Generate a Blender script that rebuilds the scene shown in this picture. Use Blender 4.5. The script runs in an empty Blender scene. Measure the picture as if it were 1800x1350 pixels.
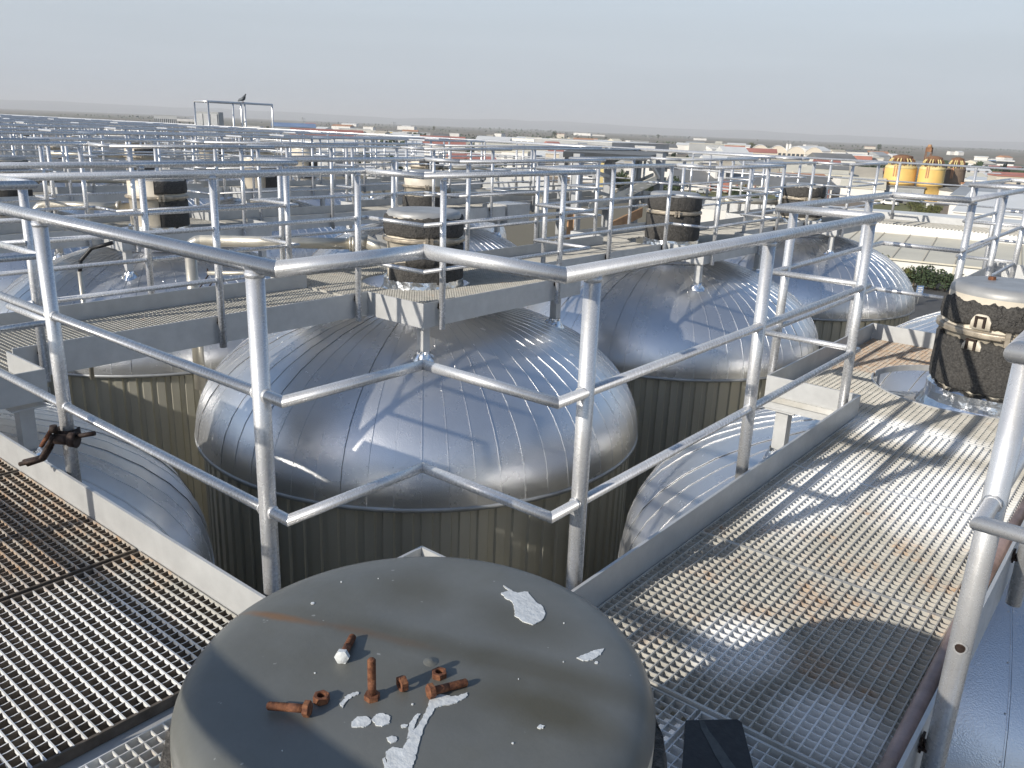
import bpy, bmesh, math, random
from mathutils import Vector, Matrix, noise
random.seed(7)
R = math.radians
scene = bpy.context.scene
C = scene.collection

# ------------------------------------------------------------------ camera, sky, sun, exposure
YAW, PITCH, ROLL = 0.6728, -0.3009, 0.0404
H_CAM = 1.384
FPX = 1451.8                       # focal length in pixels of an 1800 px wide picture
_cy, _sy, _cp, _sp = math.cos(YAW), math.sin(YAW), math.cos(PITCH), math.sin(PITCH)
FWD = Vector((-_sy*_cp, _cy*_cp, _sp)); _r = Vector((_cy, _sy, 0)); _u = _r.cross(FWD)
RGT = _r*math.cos(ROLL) + _u*math.sin(ROLL); UPV = -_r*math.sin(ROLL) + _u*math.cos(ROLL)
cam = bpy.data.cameras.new('camera'); camo = bpy.data.objects.new('camera', cam); C.objects.link(camo)
m = Matrix((RGT, UPV, -FWD)).transposed().to_4x4(); m.translation = Vector((0, 0, H_CAM))
camo.matrix_world = m
cam.sensor_width = 36; cam.sensor_fit = 'HORIZONTAL'; cam.lens = 36*FPX/1800
cam.clip_start = 0.02; cam.clip_end = 60000
scene.camera = camo

SUN_EL, SUN_AZ = 24.0, 256.5       # sun stands behind and to the right of the photographer
world = bpy.data.worlds.new('World'); scene.world = world; world.use_nodes = True
wn, wl = world.node_tree.nodes, world.node_tree.links
bg = wn['Background']; sky = wn.new('ShaderNodeTexSky'); sky.sky_type = 'NISHITA'
sky.sun_disc = False; sky.sun_elevation = R(SUN_EL)
sky.sun_rotation = math.atan2(math.cos(R(SUN_AZ)), math.sin(R(SUN_AZ)))
sky.altitude = 50; sky.air_density = 1.0; sky.dust_density = 1.0; sky.ozone_density = 2.0
wl.new(sky.outputs[0], bg.inputs[0]); bg.inputs[1].default_value = 0.13
# the pale haze low in the sky, the same all round, thinning to clear blue overhead
tc = wn.new('ShaderNodeTexCoord'); sx = wn.new('ShaderNodeSeparateXYZ'); wl.new(tc.outputs['Generated'], sx.inputs[0])
def wramp(stops):
    x = wn.new('ShaderNodeValToRGB'); e = x.color_ramp.elements; x.color_ramp.interpolation = 'B_SPLINE'
    while len(e) < len(stops): e.new(.5)
    for el, (p, c) in zip(e, stops): el.position = p; el.color = (*c, 1) if isinstance(c, tuple) else (c, c, c, 1)
    wl.new(sx.outputs[2], x.inputs[0]); return x.outputs[0]
bg2 = wn.new('ShaderNodeBackground'); wl.new(wramp([(0.0, (.425, .472, .525)), (.05, (.445, .497, .555)), (.16, (.525, .592, .655)), (.4, (.42, .53, .66))]), bg2.inputs[0])
smp = wn.new('ShaderNodeMapping'); smp.inputs['Scale'].default_value = (1.6, 1.6, 24); smp.inputs['Rotation'].default_value = (.03, .02, 0); wl.new(tc.outputs['Generated'], smp.inputs[0])
snz = wn.new('ShaderNodeTexNoise'); snz.inputs['Scale'].default_value = 1.0; snz.inputs['Detail'].default_value = 5; wl.new(smp.outputs[0], snz.inputs['Vector'])
smr = wn.new('ShaderNodeMapRange'); wl.new(snz.outputs['Fac'], smr.inputs[0]); smr.inputs[1].default_value = .3; smr.inputs[2].default_value = .7; smr.inputs[3].default_value = .965; smr.inputs[4].default_value = 1.045
wl.new(smr.outputs[0], bg2.inputs[1])      # faint streaks in the haze
mxs = wn.new('ShaderNodeMixShader'); wl.new(wramp([(0.0, 1.0), (.15, .97), (.205, .55), (.28, .18), (.45, .0)]), mxs.inputs[0])
wl.new(bg.outputs[0], mxs.inputs[1]); wl.new(bg2.outputs[0], mxs.inputs[2]); wl.new(mxs.outputs[0], wn['World Output'].inputs[0])
sd = bpy.data.lights.new('sun', 'SUN'); sd.energy = 4.2; sd.angle = R(0.53); sd.color = (1.0, 0.93, 0.82)
so = bpy.data.objects.new('sun', sd); C.objects.link(so)
sv = Vector((math.cos(R(SUN_AZ))*math.cos(R(SUN_EL)), math.sin(R(SUN_AZ))*math.cos(R(SUN_EL)), math.sin(R(SUN_EL))))
so.rotation_euler = (-sv).to_track_quat('-Z', 'Y').to_euler()
vs = scene.view_settings
vs.view_transform = 'Standard'; vs.look = 'None'; vs.gamma = 1.0; vs.use_curve_mapping = False; vs.exposure = 0.24

def at(px, py, z):
    """point at height z on the sight line through a pixel of the 1800 x 1350 photograph"""
    d = FWD + RGT*((px-900)/FPX) - UPV*((py-675)/FPX)
    t = (z-H_CAM)/d.z
    return Vector((d.x*t, d.y*t, z))
def far(px, py, dist):
    """point on that sight line at a horizontal distance"""
    d = FWD + RGT*((px-900)/FPX) - UPV*((py-675)/FPX)
    t = dist/math.hypot(d.x, d.y)
    return Vector((d.x*t, d.y*t, H_CAM+d.z*t))

# ------------------------------------------------------------------ mesh helpers
class MB:
    def __init__(s): s.v = []; s.f = []; s.sm = []
    def add(s, vs_, fs, smooth=False):
        o = len(s.v); s.v += [tuple(v) for v in vs_]
        for f in fs: s.f.append(tuple(i+o for i in f)); s.sm.append(smooth)
    def box(s, a, b):
        (x0, y0, z0), (x1, y1, z1) = a, b
        s.add([(x0,y0,z0),(x1,y0,z0),(x1,y1,z0),(x0,y1,z0),(x0,y0,z1),(x1,y0,z1),(x1,y1,z1),(x0,y1,z1)],
              [(3,2,1,0),(4,5,6,7),(0,1,5,4),(1,2,6,5),(2,3,7,6),(3,0,4,7)])
        return s
    def obox(s, c, ux, uy, hx, hy, z0, z1):
        """upright box with horizontal axes ux, uy and half sizes hx, hy"""
        p = [Vector(c)+ux*(a*hx)+uy*(b*hy) for a, b in ((-1,-1),(1,-1),(1,1),(-1,1))]
        s.add([(q.x,q.y,z0) for q in p]+[(q.x,q.y,z1) for q in p],
              [(3,2,1,0),(4,5,6,7),(0,1,5,4),(1,2,6,5),(2,3,7,6),(3,0,4,7)])
        return s
    def seg(s, p0, p1, r0, r1=None, n=12, n0=None, n1=None, caps=True):
        """tube from p0 to p1; n0/n1: mitre plane normals at the ends"""
        p0, p1 = Vector(p0), Vector(p1); r1 = r0 if r1 is None else r1
        d = (p1-p0).normalized()
        a = d.orthogonal().normalized() if abs(d.z) > .9 else Vector((0,0,1)).cross(d).normalized()
        b = d.cross(a)
        vs_ = []
        for p, r, nn in ((p0, r0, n0), (p1, r1, n1)):
            for i in range(n):
                t = 2*math.pi*i/n; off = a*(math.cos(t)*r)+b*(math.sin(t)*r)
                if nn is not None: off = off - d*(off.dot(nn)/d.dot(nn))
                vs_.append(p+off)
        o = len(s.v)
        s.add(vs_, [(i, (i+1) % n, n+(i+1) % n, n+i) for i in range(n)], True)
        if caps:
            s.f.append(tuple(o+i for i in reversed(range(n)))); s.sm.append(False)
            s.f.append(tuple(o+n+i for i in range(n))); s.sm.append(False)
        return s
    def path(s, pts, r, n=10):
        pts = [Vector(p) for p in pts]
        for i in range(len(pts)-1):
            d = (pts[i+1]-pts[i]).normalized()
            n0 = n1 = None
            if i > 0: n0 = ((pts[i]-pts[i-1]).normalized()+d)
            if i < len(pts)-2: n1 = ((pts[i+2]-pts[i+1]).normalized()+d)
            s.seg(pts[i], pts[i+1], r, None, n, n0, n1, caps=(i == 0 or i == len(pts)-2))
        return s
    def lathe(s, prof, n=48, t0=0.0, t1=2*math.pi, c=(0,0,0), rag=None):
        """profile of (r, z); rag(theta, i) may return an offset (dr, dz)"""
        full = abs(t1-t0-2*math.pi) < 1e-6
        m_ = n if full else n+1
        vs_ = []
        for j in range(m_):
            t = t0+(t1-t0)*j/n
            for i, (r, z) in enumerate(prof):
                if rag: dr, dz = rag(t, i); r += dr; z += dz
                vs_.append((c[0]+r*math.cos(t), c[1]+r*math.sin(t), c[2]+z))
        k = len(prof); fs = []
        for j in range(n):
            j2 = (j+1) % m_
            for i in range(k-1):
                fs.append((j*k+i, j2*k+i, j2*k+i+1, j*k+i+1))
        s.add(vs_, fs, True)
        return s
    def prism(s, poly, z0, z1):
        n = len(poly)
        s.add([(x,y,z0) for x,y in poly]+[(x,y,z1) for x,y in poly],
              [tuple(reversed(range(n))), tuple(range(n,2*n))]+[(i,(i+1)%n,n+(i+1)%n,n+i) for i in range(n)])
        return s
    def sphere(s, c, rx, ry, rz, n=10, rot=None):
        vs_ = []; m_ = n//2+1
        for i in range(m_):
            a = math.pi*i/(m_-1)
            for j in range(n):
                b = 2*math.pi*j/n
                p = Vector((rx*math.sin(a)*math.cos(b), ry*math.sin(a)*math.sin(b), rz*math.cos(a)))
                if rot is not None: p = rot @ p
                vs_.append(Vector(c)+p)
        s.add(vs_, [(i*n+j, (i+1)*n+j, (i+1)*n+(j+1) % n, i*n+(j+1) % n) for i in range(m_-1) for j in range(n)], True)
        return s
    def mesh(s, name, mat):
        me = bpy.data.meshes.new(name); me.from_pydata(s.v, [], s.f); me.update()
        me.polygons.foreach_set('use_smooth', s.sm)
        if mat: me.materials.append(mat)
        return me
    def build(s, name, mat, parent=None, loc=None):
        return put(name, s.mesh(name, mat), parent, loc)
def put(name, me, parent=None, loc=None, rz=0.0):
    o = bpy.data.objects.new(name, me); C.objects.link(o)
    if parent is not None: o.parent = parent
    if loc is not None: o.location = loc
    if rz: o.rotation_euler = (0, 0, rz)
    return o
def tag(o, label, cat, group=None):
    o['label'] = label; o['category'] = cat
    if group: o['group'] = group
    return o
def thing(name, label, cat, loc=(0,0,0), rz=0.0, group=None):
    o = put(name, None, None, loc, rz)
    return tag(o, label, cat, group)
def struct(o): o['kind'] = 'structure'; return o
def stuff(o): o['kind'] = 'stuff'; return o

# ------------------------------------------------------------------ materials
class NT:
    """small wrapper that builds node materials"""
    def __init__(s, name):
        s.m = bpy.data.materials.new(name); s.m.use_nodes = True
        s.n = s.m.node_tree.nodes; s.l = s.m.node_tree.links; s.b = s.n['Principled BSDF']
    def node(s, t, **kw):
        x = s.n.new(t)
        for k, v in kw.items(): setattr(x, k, v)
        return x
    def set(s, inp, v):
        i = s.b.inputs[inp]
        if hasattr(v, 'is_output'): s.l.new(v, i)
        else: i.default_value = v if not (isinstance(v, tuple) and len(v) == 3) else (*v, 1)
    def link(s, a, b): s.l.new(a, b)
    def coord(s, kind='Object'):
        return s.node('ShaderNodeTexCoord').outputs[kind]
    def pos(s): return s.node('ShaderNodeNewGeometry').outputs['Position']
    def noise(s, vec, scale, detail=4.0, rough=.55, mapscale=None):
        if mapscale:
            mp = s.node('ShaderNodeMapping'); mp.inputs['Scale'].default_value = mapscale; s.link(vec, mp.inputs[0]); vec = mp.outputs[0]
        x = s.node('ShaderNodeTexNoise'); x.inputs['Scale'].default_value = scale
        x.inputs['Detail'].default_value = detail; x.inputs['Roughness'].default_value = rough
        s.link(vec, x.inputs['Vector']); return x.outputs['Fac']
    def ramp(s, fac, stops):
        x = s.node('ShaderNodeValToRGB'); e = x.color_ramp.elements
        while len(e) < len(stops): e.new(.5)
        for el, (p, c) in zip(e, stops):
            el.position = p; el.color = (*c, 1) if isinstance(c, tuple) else (c, c, c, 1)
        s.link(fac, x.inputs[0]); return x.outputs[0]
    def mix(s, fac, a, b):
        x = s.node('ShaderNodeMix', data_type='RGBA')
        for i, v in ((0, fac), (6, a), (7, b)):
            if hasattr(v, 'is_output'): s.link(v, x.inputs[i])
            else: x.inputs[i].default_value = v if i == 0 else (*v, 1)
        return x.outputs[2]
    def math(s, op, a, b=0.0, c=None):
        x = s.node('ShaderNodeMath', operation=op)
        for i, v in enumerate((a, b) if c is None else (a, b, c)):
            if hasattr(v, 'is_output'): s.link(v, x.inputs[i])
            else: x.inputs[i].default_value = v
        return x.outputs[0]
    def blob(s, vec, c, r, soft=.5, wob=.0, wscale=8, rot=None):
        """1 inside a disc around c (xy), falling to 0; used for stains of their own shape"""
        sub = s.node('ShaderNodeVectorMath', operation='SUBTRACT'); s.link(vec, sub.inputs[0]); sub.inputs[1].default_value = (c[0], c[1], 0)
        if rot is not None:
            vr = s.node('ShaderNodeVectorRotate', rotation_type='Z_AXIS'); vr.inputs['Angle'].default_value = -rot; s.link(sub.outputs[0], vr.inputs['Vector']); sub = vr
        mul = s.node('ShaderNodeVectorMath', operation='MULTIPLY'); s.link(sub.outputs[0], mul.inputs[0]); mul.inputs[1].default_value = (1/r[0], 1/r[1], 0)
        ln = s.node('ShaderNodeVectorMath', operation='LENGTH'); s.link(mul.outputs[0], ln.inputs[0])
        d = ln.outputs['Value']
        if wob: d = s.math('ADD', d, s.math('MULTIPLY', s.math('SUBTRACT', s.noise(vec, wscale, 4), .5), wob))
        mr = s.node('ShaderNodeMapRange'); mr.clamp = True; s.link(d, mr.inputs[0])
        mr.inputs[1].default_value = 1+soft/2; mr.inputs[2].default_value = 1-soft/2
        return mr.outputs[0]
    def second(s, rough, fac, metal=None):
        """a second, broader gloss lobe: rolled and painted metal is smooth and crumpled at once"""
        b2 = s.n.new('ShaderNodeBsdfPrincipled'); b2.inputs['Roughness'].default_value = rough
        for nm in ('Base Color', 'Metallic', 'Normal'):
            i = s.b.inputs[nm]
            if i.is_linked: s.l.new(i.links[0].from_socket, b2.inputs[nm])
            elif nm != 'Normal': b2.inputs[nm].default_value = i.default_value
        if metal is not None: b2.inputs['Metallic'].default_value = metal
        mx = s.n.new('ShaderNodeMixShader'); mx.inputs[0].default_value = fac
        s.l.new(s.b.outputs[0], mx.inputs[1]); s.l.new(b2.outputs[0], mx.inputs[2]); s.l.new(mx.outputs[0], s.n['Material Output'].inputs[0])
    def bump(s, h, strength=.3, dist=.01):
        x = s.node('ShaderNodeBump'); x.inputs['Strength'].default_value = strength; x.inputs['Distance'].default_value = dist
        s.link(h, x.inputs['Height']); s.link(x.outputs[0], s.b.inputs['Normal'])

M = {}
def simple(name, col, rough=.6, metal=0.0, var=.12, scale=6.0, bump=0.0, bscale=60, coord='Object', bdist=.004):
    t = NT(name); v = t.coord(coord) if coord != 'pos' else t.pos()
    f = t.noise(v, scale, 5)
    lo = tuple(max(0, c*(1-var)) for c in col); hi = tuple(min(1, c*(1+var)) for c in col)
    t.set('Base Color', t.ramp(f, [(.3, lo), (.7, hi)])); t.set('Metallic', metal)
    t.set('Roughness', t.ramp(t.noise(v, scale*2.3, 4), [(.3, max(0, rough-.08)), (.7, min(1, rough+.08))]))
    if bump: t.bump(t.noise(v, bscale, 4), bump, bdist)
    M[name] = t.m; return t.m

def mk_silver_paint(name, col, rough, metal, drips=True):
    t = NT(name); v = t.pos()
    f = t.noise(v, 9, 6, .6); g = t.noise(v, 70, 3)
    base = t.ramp(f, [(.25, tuple(c*.86 for c in col)), (.75, tuple(min(1, c*1.08) for c in col))])
    spots = t.ramp(t.noise(v, 30, 2), [(.74, 0.0), (.80, 1.0)])
    base = t.mix(t.math('MULTIPLY', spots, .22), base, (.33, .32, .31))
    t.set('Base Color', base); t.set('Metallic', metal)
    t.set('Roughness', t.ramp(g, [(.3, rough-.06), (.7, rough+.1)]))
    t.bump(t.math('ADD', t.noise(v, 45, 3), t.math('MULTIPLY', t.noise(v, 220, 2), .3)), .07 if metal > .6 else .14, .002)
    if metal > .6: t.second(.52, .62, .45)
    M[name] = t.m
mk_silver_paint('rail_paint', (.69, .693, .698), .24, .95)
mk_silver_paint('plate_paint', (.52, .525, .52), .42, .25)

def mk_dome():
    t = NT('dome_aluminium'); v = t.coord('Object'); w = t.pos()
    rnd = t.node('ShaderNodeObjectInfo').outputs['Random']
    f = t.noise(w, 2.2, 5, .6)
    col = t.ramp(f, [(.25, (.70, .705, .715)), (.75, (.83, .835, .845))])
    dk = t.ramp(t.noise(w, 26, 2), [(.73, 0.0), (.78, 1.0)])
    col = t.mix(t.math('MULTIPLY', dk, .5), col, (.22, .22, .22))
    col = t.mix(t.ramp(t.noise(w, 1.1, 6, .7), [(.55, 0.0), (.72, .45)]), col, (.46, .45, .43))
    t.set('Base Color', col); t.set('Metallic', 1.0)
    t.set('Roughness', t.math('ADD', t.math('MULTIPLY', rnd, .08), t.ramp(t.noise(w, 5, 4), [(.3, .15), (.7, .25)])))
    st = t.node('ShaderNodeTexVoronoi'); st.inputs['Scale'].default_value = 150; t.link(w, st.inputs['Vector'])
    t.bump(t.math('ADD', t.math('MULTIPLY', st.outputs['Distance'], .8), t.math('MULTIPLY', t.noise(w, 4, 1), .9)), .25, .004)
    t.second(.42, .5, .8)
    M['dome_aluminium'] = t.m
mk_dome()
def mk_shell():
    t = NT('cladding_aluminium'); w = t.pos()
    f = t.noise(w, 1.5, 5, .6, (1, 1, .12))
    t.set('Base Color', t.ramp(f, [(.25, (.44, .425, .36)), (.75, (.60, .58, .50))]))
    t.set('Metallic', .6); t.set('Roughness', t.ramp(t.noise(w, 9, 4, .6, (1, 1, .15)), [(.3, .34), (.7, .5)]))
    t.bump(t.noise(w, 30, 3), .12, .004)
    M['cladding_aluminium'] = t.m
mk_shell()
def mk_grating():
    t = NT('galvanised_grating'); w = t.pos()
    f = t.noise(w, 11, 5, .6)
    col = t.ramp(f, [(.25, (.32, .308, .275)), (.5, (.435, .42, .378)), (.78, (.53, .512, .465))])
    # rust: patches that get denser on the old panels to the left and beside the far drum
    rn = t.noise(w, 5.5, 6, .7)
    rb = t.math('ADD', t.blob(w, (-3.3, .6), (1.15, .9), .8), t.math('MULTIPLY', t.blob(w, (-1.0, 5.9), (1.1, .62), .5), 1.3))
    rb = t.math('ADD', rb, t.math('MULTIPLY', t.blob(w, (-.55, 2.6), (.45, .8), .9), .3))
    rust = t.ramp(t.math('ADD', t.math('MULTIPLY', rb, .31), rn), [(.58, 0.0), (.72, 1.0)])
    rcol = t.ramp(t.noise(w, 40, 3), [(.3, (.24, .125, .065)), (.7, (.50, .31, .16))])
    col = t.mix(t.math('MULTIPLY', rust, t.ramp(t.noise(w, 23, 4, .7), [(.38, .1), (.66, .85)])), col, rcol)
    # patches of sprayed silver paint
    pts = [((-.60, 1.52), (.16, .17)), ((-.42, 1.86), (.13, .14)), ((-.74, 2.02), (.12, .16)), ((-.52, 3.55), (.28, .42)), ((-.95, 3.3), (.16, .5)), ((-2.05, .78), (.42, .27)), ((-1.75, .45), (.4, .2)), ((-.9, 4.3), (.4, .18))]
    p = None
    for c, r in pts:
        b = t.blob(w, c, r, .7, .55, 9); p = b if p is None else t.math('MAXIMUM', p, b)
    col = t.mix(t.math('MULTIPLY', p, .9), col, (.76, .765, .76))
    t.set('Base Color', col); t.set('Metallic', .0); t.set('Roughness', .55)
    t.bump(t.noise(w, 160, 3), .25, .002)
    M['galvanised_grating'] = t.m
mk_grating()
def mk_lid():
    t = NT('lid_grey_steel'); v = t.coord('Object')
    f = t.noise(v, 5, 6, .6)
    col = t.ramp(f, [(.3, (.128, .131, .121)), (.7, (.172, .176, .164))])
    ol = t.ramp(t.noise(v, 3.2, 5, .65), [(.50, 0.0), (.68, 1.0)])
    col = t.mix(t.math('MULTIPLY', ol, .4), col, (.115, .11, .08))
    # olive dirt runs and one rust run across the lid
    for c, r, k, ro in (((-.09, .0), (.13, .022), .45, .36), ((.13, .085), (.17, .026), .6, .38), ((-.145, .115), (.06, .045), .5, 0), ((.05, .165), (.08, .04), .45, .3), ((.19, .03), (.08, .030), .7, .3), ((.02, -.05), (.2, .05), .2, .36)):
        col = t.mix(t.math('MULTIPLY', t.blob(v, c, r, 1.2, 1.1, 9, ro), k), col, (.085, .075, .045))
    col = t.mix(t.math('MULTIPLY', t.blob(v, (-.235, -.072), (.05, .006), 1.4, 2.2, 22, .39), .7), col, (.24, .12, .045))
    col = t.mix(t.math('MULTIPLY', t.blob(v, (-.12, -.022), (.08, .007), 1.6, 2.4, 18, .36), .5), col, (.16, .09, .045))
    sp = t.ramp(t.noise(v, 75, 2, .4), [(.755, 0.0), (.775, 1.0)])
    col = t.mix(t.math('MULTIPLY', sp, .4), col, (.5, .5, .48))
    t.set('Base Color', col); t.set('Metallic', .15)
    t.set('Roughness', t.ramp(t.noise(v, 8, 5), [(.3, .34), (.7, .52)]))
    t.bump(t.math('ADD', t.noise(v, 2.6, 2), t.math('MULTIPLY', t.noise(v, 120, 3), .04)), .35, .02)
    M['lid_grey_steel'] = t.m
mk_lid()
def mk_rubber():
    t = NT('black_insulation'); w = t.pos()
    vo = t.node('ShaderNodeTexVoronoi', feature='DISTANCE_TO_EDGE'); vo.inputs['Scale'].default_value = 9
    wp = t.node('ShaderNodeTexNoise'); wp.inputs['Scale'].default_value = 14; wp.inputs['Detail'].default_value = 3; t.link(w, wp.inputs['Vector'])
    ad = t.node('ShaderNodeVectorMath', operation='MULTIPLY_ADD'); t.link(wp.outputs['Color'], ad.inputs[0]); ad.inputs[1].default_value = (.12,)*3; t.link(w, ad.inputs[2])
    t.link(ad.outputs[0], vo.inputs['Vector'])
    crack = t.ramp(vo.outputs['Distance'], [(0.0, 0.0), (.035, 1.0)])
    cz = t.ramp(t.noise(w, 5, 4), [(.38, 0.0), (.52, 1.0)])
    grey = t.ramp(t.noise(w, 90, 4, .7), [(.32, (.026, .025, .023)), (.72, (.115, .108, .10))])
    grey = t.mix(t.math('MULTIPLY', t.ramp(t.noise(w, 55, 2), [(.70, 0.0), (.74, 1.0)]), .35), grey, (.25, .25, .24))
    t.set('Base Color', grey); t.set('Roughness', .85)
    t.bump(t.math('ADD', t.math('MULTIPLY', t.math('MAXIMUM', crack, cz), .45), t.math('ADD', t.noise(w, 22, 6, .68), t.math('MULTIPLY', t.noise(w, 130, 3, .7), .25))), .9, .026)
    M['black_insulation'] = t.m
mk_rubber()
def mk_rust():
    t = NT('rusty_steel'); v = t.coord('Object')
    t.set('Base Color', t.ramp(t.noise(v, 90, 6, .7), [(.28, (.045, .018, .012)), (.5, (.16, .062, .03)), (.72, (.30, .135, .06))]))
    t.set('Roughness', .85); t.set('Metallic', .1); t.bump(t.noise(v, 260, 4), .6, .002); M['rusty_steel'] = t.m
mk_rust()
simple('dark_rusty_steel', (.036, .022, .017), .7, .3, .5, 60, .5, 160)
simple('weathered_shade_bar', (.105, .085, .066), .75, 0, .4, 25, .2, 120, 'pos')  # rusty brown, darkened to paint in the shade inside the left grating cells
simple('purple_pipe', (.30, .22, .20), .45, .35, .45, 7, .2, 60, 'pos')
simple('cream_steel', (.62, .56, .46), .5, 0, .14, 5, .12, 30, 'pos')
simple('band_steel', (.38, .33, .26), .45, .4, .3, 20, .3, 60, 'pos')
simple('grey_lid', (.34, .34, .335), .45, .2, .18, 5, .2, 8, 'pos', .01)
simple('steel_pipe', (.52, .49, .42), .38, .55, .14, 5, .1, 40, 'pos')
simple('splash_paint', (.60, .62, .62), .5, 0, .12, 70, .4, 120)
simple('black_rubber', (.012, .013, .015), .55, 0, .3, 20, .2, 90)
simple('galvanised_dull', (.40, .41, .41), .5, .5, .2, 3, .1, 20, 'pos')
def mk_foil():
    t = NT('aluminium_foil'); w = t.pos()
    t.set('Base Color', (.86, .87, .88)); t.set('Metallic', 1.0); t.set('Roughness', .22)
    vo = t.node('ShaderNodeTexVoronoi'); vo.inputs['Scale'].default_value = 20; t.link(w, vo.inputs['Vector'])
    t.bump(t.math('ADD', vo.outputs['Distance'], t.noise(w, 30, 2)), .35, .008); M['aluminium_foil'] = t.m
mk_foil()

# ------------------------------------------------------------------ ground, roads, hills
GZ = -14.0
def mk_ground():
    t = NT('plain_fields'); w = t.pos()
    vo = t.node('ShaderNodeTexVoronoi'); vo.inputs['Scale'].default_value = .0032
    mp = t.node('ShaderNodeMapping'); mp.inputs['Scale'].default_value = (1, 2.2, 1); mp.inputs['Rotation'].default_value = (0, 0, .5); t.link(w, mp.inputs[0]); t.link(mp.outputs[0], vo.inputs['Vector'])
    sep = t.node('ShaderNodeSeparateColor'); t.link(vo.outputs['Color'], sep.inputs[0])
    col = t.ramp(sep.outputs[0], [(.1, (.14, .135, .08)), (.4, (.20, .165, .12)), (.7, (.25, .195, .15)), (.95, (.12, .13, .075))])
    col = t.mix(t.ramp(t.noise(w, .03, 6, .6), [(.35, .0), (.7, .6)]), col, (.16, .14, .10))
    col = t.mix(t.ramp(t.noise(w, .0025, 5, .6), [(.55, .0), (.62, .5)]), col, (.08, .09, .055))
    t.set('Base Color', col); t.set('Roughness', .95); M['plain_fields'] = t.m
mk_ground()
simple('asphalt', (.085, .083, .08), .85, 0, .25, .35, .2, 30, 'pos')
simple('dry_lawn', (.15, .15, .055), .95, 0, .35, .25, .3, 3, 'pos', .1)
simple('yard_concrete', (.30, .29, .27), .9, 0, .2, .2, 0, 30, 'pos')
simple('hill_scrub', (.08, .09, .07), .95, 0, .4, .002, 0, 1, 'pos')
def quad(name, pts, mat, kind='structure'):
    b = MB(); b.add(pts, [tuple(range(len(pts)))]); o = b.build(name, mat); o['kind'] = kind; return o
G = MB(); S_ = 26000
G.add([(-S_, -S_, GZ), (S_, -S_, GZ), (S_, S_, GZ), (-S_, S_, GZ)], [(0, 1, 2, 3)])
struct(G.build('ground', M['plain_fields']))
def gpoly(name, pxs, mat, dz):
    return quad(name, [(p.x, p.y, GZ+dz) for p in (at(x, y, GZ) for x, y in pxs)], mat)
# a concrete works yard under the tanks, asphalt road and lawns beyond
rn = random.Random(4)
for i in range(26):
    px = rn.uniform(560, 1800); d = rn.uniform(280, 900); c = far(px, 250, d); u = Vector((math.cos(i*.7), math.sin(i*.7), 0)); v = Vector((-u.y, u.x, 0)); a_, b_ = rn.uniform(14, 40)*d/500, rn.uniform(10, 26)*d/500
    quad('paved_yard', [(p.x, p.y, GZ+.024+.004*i) for p in (c-u*a_-v*b_, c+u*a_-v*b_, c+u*a_+v*b_, c-u*a_+v*b_)], M['yard_concrete'])
quad('works_yard', [(-110, -30, GZ+.004), (40, -30, GZ+.004), (40, 62, GZ+.004), (-110, 62, GZ+.004)], M['yard_concrete'])
gpoly('road', [(1540, 478), (1600, 492), (1900, 512), (2150, 640), (1500, 640), (1480, 520)], M['asphalt'], .012)
gpoly('lawn', [(1545, 352), (1660, 362), (1640, 392), (1480, 392)], M['dry_lawn'], .012)
gpoly('lawn', [(1150, 336), (1372, 334), (1372, 366), (1150, 368)], M['dry_lawn'], .016)
gpoly('access_road', [(1500, 345), (1720, 352), (1735, 366), (1560, 356)], M['asphalt'], .020)
hb = MB()
N = 90
vs_, fs = [], []
for i in range(N):
    a = R(75 + 110*i/(N-1)); d = 15000
    z = 60 + 110*(.5+.5*noise.noise((i*.11, 2.3, 0))) + 26*noise.noise((i*.55, 7, 0))
    z *= 1.0 if i > 30 else .8
    for rr, zz in ((d-2600, GZ-5), (d-1200, z*.55), (d, z), (d+2500, GZ-5)):
        vs_.append((rr*math.cos(a), rr*math.sin(a), zz+GZ))
for i in range(N-1):
    for j in range(3): fs.append((i*4+j, i*4+j+1, (i+1)*4+j+1, (i+1)*4+j))
hb.add(vs_, fs, True); struct(hb.build('hills', M['hill_scrub']))

# ------------------------------------------------------------------ the tank farm: a square lattice of tanks
CX, CY, L, B, W = -0.6955, 0.6955, 4.667, 1.0075, 0.504
def X(k): return CX-L*k
def Y(j): return CY+L*j
YEND = 16.05
ORD = ['first', 'second', 'third', 'fourth', 'fifth', 'sixth', 'seventh', 'eighth', 'ninth', 'tenth', 'eleventh', 'twelfth', 'thirteenth', 'fourteenth', 'fifteenth', 'sixteenth', 'seventeenth', 'eighteenth', 'nineteenth', 'twentieth']

# ---- tanks
RT, ZR, HT = 2.05, -1.25, 1.09
NG = 64
def dome_z(r): return ZR+HT*math.sqrt(max(0, 1-(r/RT)**2))
def gore(b, t0):
    dth = 2*math.pi/NG; prof = [(RT+.012, ZR-.05), (RT+.006, ZR)]
    for a in (6, 12, 19, 26, 34, 42, 51, 60, 69, 76): prof.append((RT*math.cos(R(a)), ZR+HT*math.sin(R(a))))
    vs_ = []; n = len(prof)
    for i, (r, z) in enumerate(prof):
        nr, nz = r/RT**2, (z-ZR)/HT**2
        l = math.hypot(nr, nz) or 1; nr, nz = (nr/l, nz/l) if i > 1 else (1, 0)
        w = .0032/max(r, .2)
        h = .0032 if 1 < i < n-1 else .002
        for t, o in ((t0, 0), (t0+dth/2-w, 0), (t0+dth-2*w, 0), (t0+dth-2*w, h), (t0+dth, h), (t0+dth, 0)):
            vs_.append(((r+nr*o)*math.cos(t), (r+nr*o)*math.sin(t), z+nz*o))
    o_ = len(b.v); b.v += vs_
    for i in range(n-1):
        for q in range(5):
            b.f.append((o_+i*6+q, o_+i*6+q+1, o_+(i+1)*6+q+1, o_+(i+1)*6+q)); b.sm.append(q < 2)
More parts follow.
